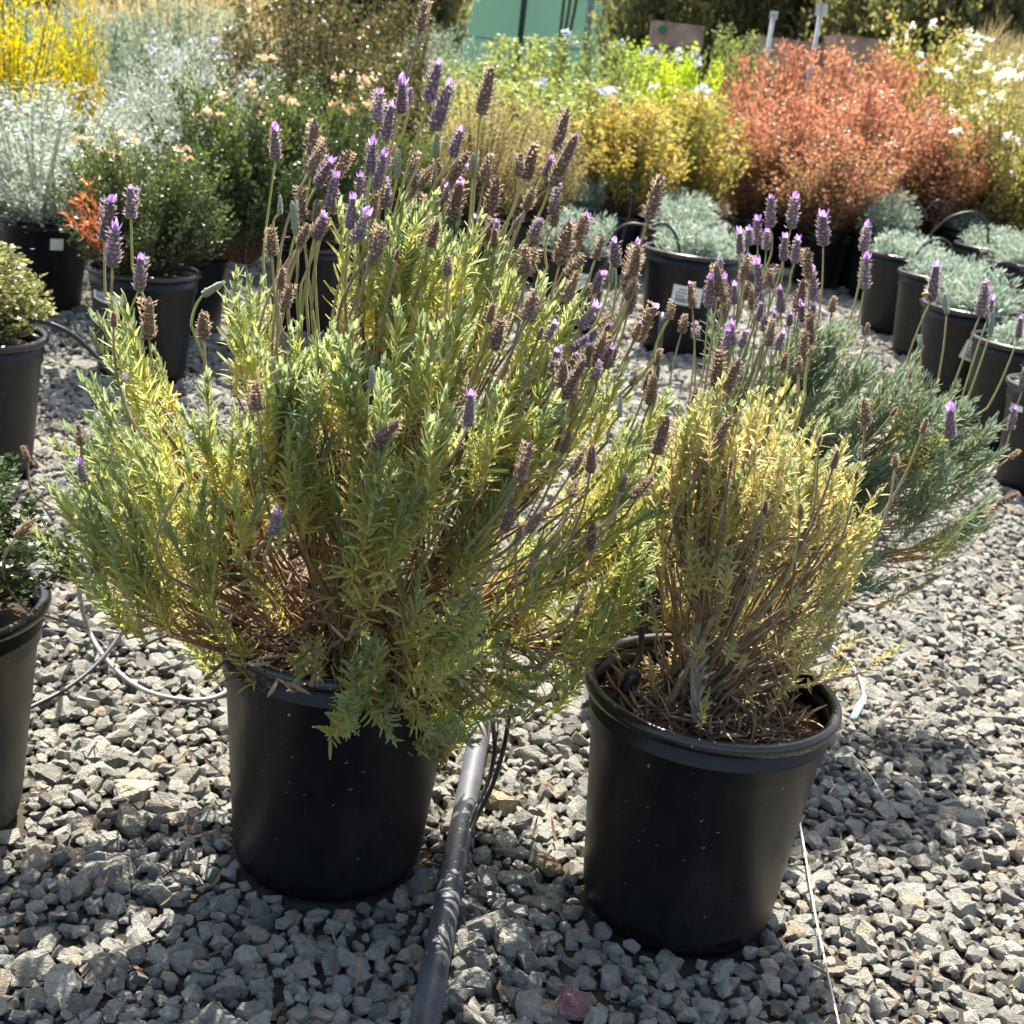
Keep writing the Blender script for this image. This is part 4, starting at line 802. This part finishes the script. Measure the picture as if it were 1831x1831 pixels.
P = at_y(1005, 30, 14.0); mb = MB(); t = thing('sapling', 'thin leafless sapling in front of the green windscreen', 'tree', (P[0], 14.0, 0))
for q in ((0, 0), (.03, .01), (-.03, .02)): mb.tube(spline([(q[0] * .5, q[1], 0), (q[0] + .02, q[1], .9), (q[0] * 2 + .06, 0, 1.6), (q[0] * 3 + .05, 0, 2.6)], 12), np.linspace(.022, .012, 12), 5)
obj('trunk', mb.mesh('trunk', M['twig'], True), t)
def tree_px(kd, px, ybot, w, h, d, label, group=None):
    c = at_y(px, ybot, d); (st, lf, tips), w0, h0 = KIND[kd]
    return shrub(kd, 'dark_tree', label, 'tree', c[0], d, w, h, 0.0, group)
for kd, px, w, h, d, lb in (('evergreen', 1200, 1.5, 3.2, 14.6, 'dark green tree behind the wooden tree box'), ('tree', 1345, 1.7, 3.2, 15.2, 'dark tree with a forked trunk behind the smaller sign'), ('tree', 1430, 1.6, 3.3, 15.4, 'dark tree between the two signs'), ('ash', 1530, 2.0, 3.4, 15.0, 'brownish tree right of the taller sign'),
                            ('evergreen', 1660, 2.2, 3.0, 13.6, 'dark tree behind the white flowered bushes'), ('evergreen', 1770, 2.2, 3.2, 13.4, 'olive brown tree at the upper right'), ('evergreen', 1870, 2.2, 3.2, 13.0, 'dark tree cut by the upper right corner'), ('evergreen', 745, 1.1, 2.9, 14.5, 'dark conical tree left of the green screen, cut by the top edge'), ('evergreen', 640, 2.2, 2.8, 14.8, 'dark tree behind the bronze shrubs'),
                            ('ash', 480, 2.4, 3.0, 14.6, 'brownish tree behind the dry grass at the top'), ('ash', 300, 2.4, 3.0, 14.4, 'brownish tree above the blue green bushes'), ('evergreen', 110, 2.6, 3.0, 14.2, 'dark tree above the slimmer yellow shrub'), ('evergreen', -80, 2.6, 3.0, 14.0, 'dark tree at the upper left corner')):
    tree_px(kd, px, 60, w, h, d, lb)
for q in ((1640, 95, .7, 1.15, 12.6, 'low dark bush between the white flowers and the trees'), (1600, 75, .7, 1.3, 13.2, 'low dark bush beside the long wooden trough')):
    c = at_y(q[0], q[1], q[4]); shrub('boxleaf', 'dark_bush', q[5], 'bush', c[0], q[4], q[2], q[3])
def board_box(name, label, px0, px1, ytop, d, dep, taper, zb=0.0, rot=0.0, nb=5):
    a, b = at_y(px0, ytop, d), at_y(px1, ytop, d); top = (a[2] + b[2]) / 2; w = b[0] - a[0]; h = top - zb
    t = thing(name, label, 'planter', ((a[0] + b[0]) / 2, d, zb)); t.rotation_euler = (0, 0, rot); bh = h / nb
    for k in range(nb):
        z = (k + .5) * bh; s0 = 1 - taper * (1 - z / h)
        for sgn in (-1, 1):
            mb = MB(); mb.box((0, sgn * dep / 2 * s0, z), (w * s0, .03, bh - .012)); obj('board', mb.mesh('board', M['wood']), t)
            mb = MB(); mb.box((sgn * w / 2 * s0, 0, z), (.03, dep * s0 - .035, bh - .012)); obj('board', mb.mesh('board', M['wood']), t)
    mb = MB(); mb.box((0, 0, h - .08), (w * .9, dep * .9, .02)); obj('soil', mb.mesh('soil', M['soil']), t)
    for zz in (.28, .72):
        mb = MB(); s0 = 1 - taper * (1 - zz)
        mb.box((0, -dep / 2 * s0 - .018, h * zz), (w * s0 + .04, .006, .03)); obj('strap', mb.mesh('strap', M['darkmetal']), t)
    return t
bx = board_box('wooden_tree_box', 'weathered wooden tree box with a round green tag, in front of the dark tree', 1168, 1256, 42, 13.2, .5, .22, .35, .0, 5)
mb = MB(); mb.lathe([(.0001, 0), (.036, 0), (.036, .006), (.0001, .006)], 20); o = obj('green_tag', mb.mesh('green_tag', M['dkgreen']), bx); o.rotation_euler = (R(90), 0, 0)
w_ = at_y(1256, 42, 13.2)[0] - at_y(1168, 42, 13.2)[0]; o.location = (-w_ * .33, -.27, (at_y(1178, 54, 13.2)[2] - .35))
mb = MB(); [mb.box((sx * .14, sy * .14, .175), (.09, .09, .35)) for sx in (-1, 1) for sy in (-1, 1)]
st_ = thing('timber_stand', 'timber blocks holding up the wooden tree box', 'stand', (bx.location.x, 13.2, 0))
for sx in (-1, 1):
    for sy in (-1, 1): mb = MB(); mb.box((sx * .14, sy * .14, .172), (.09, .09, .344)); obj('block', mb.mesh('block', M['wood']), st_)
board_box('wooden_trough', 'long low wooden trough behind the red shrubs', 1345, 1480, 72, 12.6, .6, .05, 0, 0, 4)
board_box('wooden_trough', 'second wooden trough, behind the white flowered bushes', 1488, 1585, 68, 12.2, .6, .05, 0, 0, 4)
for px, yt, yb, d, w, h, lb in ((1384, 20, 78, 11.6, .062, .062, 'smaller pale sign on a grey post, left of the two'), (1470, 6, 85, 11.2, .092, .095, 'taller blank backed sign on a grey post, right of the two')):
    a = at_y(px, yt, d); t = thing('sign', lb, 'sign', (a[0], d, 0)); mb = MB(); mb.tube([(0, 0, 0), (0, 0, a[2] - .01)], .016, 8); obj('post', mb.mesh('post', M['steel'], True), t)
    mb = MB(); mb.box((0, -.022, a[2] - h / 2), (w, .006, h)); f = obj('sign_panel', mb.mesh('sign_panel', M['signface']), t)
    if px < 1400:
        for k in (0, 1): mb = MB(); mb.box((0, -.0262, a[2] - h * (.38 + .26 * k)), (w * .6, .002, h * .12)); obj('print_line', mb.mesh('print_line', M['ink']), f)
    else:
        mb = MB(); mb.box((0, -.028, a[2] - h / 2), (.02, .008, h)); obj('bracket', mb.mesh('bracket', M['steel']), f)

# ------------------------------------------------------------------ pipes, tubes, odds and ends
def tube_thing(name, label, cat, pts, r, mat, n=60, sides=8, group=None):
    pts = spline(pts, n); mb = MB(); mb.tube(pts, r, sides); o = obj(name, mb.mesh(name, M[mat], True, pts[0]), loc=pts[0]); return tag(o, label, cat, group)
pz = lambda px, py, z: at_z(px, py, z)
pa, pb = pz(755, 1850, .026), pz(862, 1285, .026); far = pb + (pb - pa) * .9
pipe_pts = [pa + (pa - pb) * .6, pa, (pa + pb) / 2, pb, far]
pipe = tube_thing('irrigation_pipe', 'scuffed dark grey pipe running forward between the two front pots', 'pipe', pipe_pts, .0155, 'pipe', 40, 20)
hl = MB(); hl.lathe([(.0001, 0), (.006, 0), (.0064, -.001)], 16); hp = pz(856, 1309, .041); o = obj('drilled_hole', hl.mesh('drilled_hole', plain('rusty_hole', (.06, .03, .022), .9, .1)), pipe, hp - np.array(pipe.location) + (0, 0, .0012))
for i, (lb, q) in enumerate((('black drip tube leaving the pipe, left of the pair', ((828, 1508, .03), (846, 1455, .04), (872, 1400, .06), (884, 1345, .09), (882, 1300, .13), (876, 1240, .2))), ('black drip tube leaving the pipe, right of the pair', ((830, 1512, .03), (852, 1462, .04), (880, 1405, .07), (900, 1340, .11), (910, 1285, .16), (922, 1220, .24))))):
    tube_thing('drip_tube', lb, 'tube', [pz(*p) for p in q], .0032, 'tube', group='drip tubes at the pipe')
tube_thing('drip_tube', 'black drip tube curving down into the mulch filled pot', 'tube', [at_y(1185, 560, 1.66), at_y(1165, 760, 1.58), at_y(1150, 950, 1.52), at_y(1148, 1120, 1.47), at_y(1143, 1170, 1.45), at_y(1128, 1205, 1.42)], .0036, 'tube')
d0, d1 = at_y(1133, 1203, 1.418), at_y(1110, 1250, 1.398); e = thing('drip_emitter', 'black emitter stake stuck in the mulch of the right pot', 'emitter', d1)
mb = MB(); mb.tube([d0 - d1 + (0, 0, .006), d0 - d1, (d0 - d1) * .75, (d0 - d1) * .7, (0, 0, 0)], [.0045, .0085, .0085, .0065, .0055], 10); obj('emitter_body', mb.mesh('emitter_body', M['tube'], True), e)
mb = MB(); mb.tube([(0, 0, .002), (-.002, -.004, -.05)], [.0045, .001], 8); obj('stake', mb.mesh('stake', M['tube'], True), e)
tube_thing('drip_tube', 'grey drip tube looping over the gravel left of the left pot', 'tube', [pz(150, 1005, .22), pz(142, 1060, .12), pz(160, 1130, .03), pz(200, 1190, .02), pz(260, 1235, .018), pz(340, 1252, .018), pz(400, 1240, .018), pz(440, 1200, .03)], .0036, 'greytube')
tube_thing('drip_tube', 'thin black drip tube crossing the grey loop on the left gravel', 'tube', [pz(225, 1075, .05), pz(215, 1130, .03), pz(175, 1185, .026), pz(120, 1230, .022), pz(60, 1262, .02), pz(0, 1290, .02)], .0034, 'tube')
tube_thing('drip_tube', 'black drip tube arching from the shiny rimmed pot at the left edge', 'tube', [at_y(-20, 640, 2.68), at_y(10, 590, 2.7), at_y(60, 573, 2.72), at_y(115, 590, 2.74), at_y(160, 625, 2.76), at_y(215, 690, 2.78), at_y(250, 740, 2.8)], .0055, 'tube')
tube_thing('drip_tube', 'pale grey tube lying on gravel right of the mulch filled pot', 'tube', [pz(1440, 1110, .03), pz(1475, 1145, .022), pz(1515, 1180, .02), pz(1540, 1220, .018), pz(1546, 1262, .016)], .0036, 'greytube')
def stick(name, label, a, b, r, mat):
    a, b = np.array(a), np.array(b); mb = MB(); mb.tube([b - a, (b - a) * .75, (b - a) * .74, (b - a) * .1, (0, 0, 0)], [r * .7, r * .7, r, r, r * .8], 8); o = obj(name, mb.mesh(name, M[mat], True), loc=a); tag(o, label, 'drip emitter')
stick('emitter_stick', 'pale green emitter stick on the gravel right of the mulch filled pot', pz(1524, 1288, .012), pz(1546, 1246, .016), .0062, 'green_plastic')
stick('emitter_stick', 'dark green emitter stick on the gravel under the grey green lavender', pz(1515, 1080, .015), pz(1478, 1064, .02), .007, 'dkgreen')
stick('emitter_stick', 'dark green emitter half hidden under the left branches of the largest lavender', pz(150, 1045, .02), pz(118, 1022, .03), .009, 'dkgreen')
tube_thing('string', 'thin pale string running from the right pot to the bottom edge', 'string', [pz(1427, 1455, .05), pz(1437, 1510, .03), pz(1455, 1620, .025), pz(1478, 1730, .025), pz(1502, 1840, .025)], .0014, 'string', 40, 5)
tube_thing('straw', 'pale dry straw lying on the gravel right of the right pot', 'straw', [pz(1522, 1348, .022), pz(1545, 1372, .026), pz(1562, 1395, .024), pz(1578, 1425, .018)], .0016, 'string', 20, 5)
for lb, q, r in (('white pvc pipe on the ground behind the yellow shrub gap, left piece', ((800, 412), (850, 413), (900, 418)), .03), ('white pvc pipe slanting between the middle rows of small pots', ((1085, 418), (1120, 396), (1155, 372), (1175, 360)), .026), ('white pvc pipe end between the two middle rows', ((1060, 440), (1100, 446), (1140, 447)), .03), ('white pvc pipe on the gravel right of the middle row', ((1320, 478), (1370, 484), (1420, 490), (1450, 492)), .028)):
    tube_thing('white_pipe', lb, 'pipe', [pz(*p, .12 if r == .026 else .04) for p in q], r, 'pvc', 12, 14)
HOOPS = [('black tube hoop over the dome shaped lavender', ((1635, 462), (1650, 440), (1675, 427), (1695, 433), (1706, 452)), 5.7), ('black tube hoop above the red shrub edge, left', ((1615, 362), (1632, 358), (1648, 372), (1658, 395)), 6.9), ('black tube hoop above the red shrub edge, right', ((1657, 375), (1675, 359), (1692, 366), (1702, 388)), 7.2),
         ('large black tube hoop in the second line of the right block', ((1662, 420), (1700, 388), (1745, 380), (1765, 405), (1766, 435)), 6.6), ('black tube hoop near the right edge', ((1765, 480), (1790, 469), (1815, 474), (1835, 490)), 5.6),
         ('black tube hoop over the green lavender in the middle, left', ((1085, 440), (1105, 410), (1130, 400), (1160, 405)), 5.1), ('black tube hoop over the green lavender in the middle, upper', ((1095, 335), (1115, 322), (1130, 325), (1140, 345)), 6.6), ('black tube hoop rising from the wide pot in the middle', ((1165, 405), (1190, 400), (1210, 425), (1217, 460)), 4.95), ('black tube hoop beside the orange yellow shrub', ((1090, 310), (1105, 275), (1125, 268), (1138, 285)), 6.8), ('thin black tube standing between the middle rows', ((1110, 470), (1112, 430), (1125, 385), (1128, 340)), 5.6)]
for lb, q, Y in HOOPS: tube_thing('drip_tube', lb, 'tube', [at_y(*p, Y) for p in q], .006, 'tube', 24, 6, 'black tube hoops over the small pots')
# the bee
bp = at_y(1655, 526, 2.0); bee = thing('honey_bee', 'small amber bee clinging to a flower spike of the grey green lavender', 'bee', bp)
mb = MB(); mb.tube([(-.006, 0, -.002), (-.0045, 0, -.0012), (-.001, 0, 0), (.001, 0, .0004), (.0022, 0, .0006), (.005, 0, .0004), (.0062, 0, .0004), (.008, 0, -.0004), (.009, 0, -.0008)], [.0004, .0022, .0029, .0024, .0014, .0027, .0016, .002, .0006], 10); obj('body', mb.mesh('body', M['amber'], True), bee)
for sy in (-1, 1):
    mb = MB(); mb.leaves(BT, BF, [(.003, sy * .001, .0025)], [(-.8, sy * .5, .45)], [(.3, 0, 1)], .009, .0042, .5); obj('wing', mb.mesh('wing', M['wing']), bee)
    for k in range(3): mb = MB(); mb.tube([(.006 - .0025 * k, sy * .0015, -.001), (.006 - .003 * k, sy * .005, .0), (.0055 - .0035 * k, sy * .006, -.004)], .00035, 4); obj('leg', mb.mesh('leg', M['tube']), bee)
# dry leaves and twigs dropped on the gravel
r = np.random.default_rng(77); mb = MB(); n = 420; Y = r.uniform(1.0, 3.2, n); X = r.uniform(-1, 1, n) * (.4 * Y + .3); ok = pot_clear(X, Y)
P = np.stack([X, Y, np.full(n, .020) + r.uniform(0, .008, n)], -1)[ok]; n = len(P); tv, tf = leaf_tpl(5, .5, .5)
mb.leaves(tv, tf, P, r.normal(size=(n, 3)) * (1, 1, .15), r.normal(size=(n, 3)) * .4 + (0, 0, 1), r.uniform(.012, .034, n), r.uniform(.002, .005, n), r.random(n) * .8)
for i in range(60):
    q = P[r.integers(n)]; a = r.uniform(0, 6.28); L = r.uniform(.02, .06); mb.tube(bez(q, q + (L * math.cos(a) * .5, L * math.sin(a) * .5, .006), q + (L * math.cos(a + .4), L * math.sin(a + .4), 0), 5), .0009, 4, .3)
tag(obj('fallen_leaves', mb.mesh('fallen_leaves', M['mulch']), kind='stuff'), 'dry brown leaves and twigs fallen among the gravel stones', 'leaf litter')
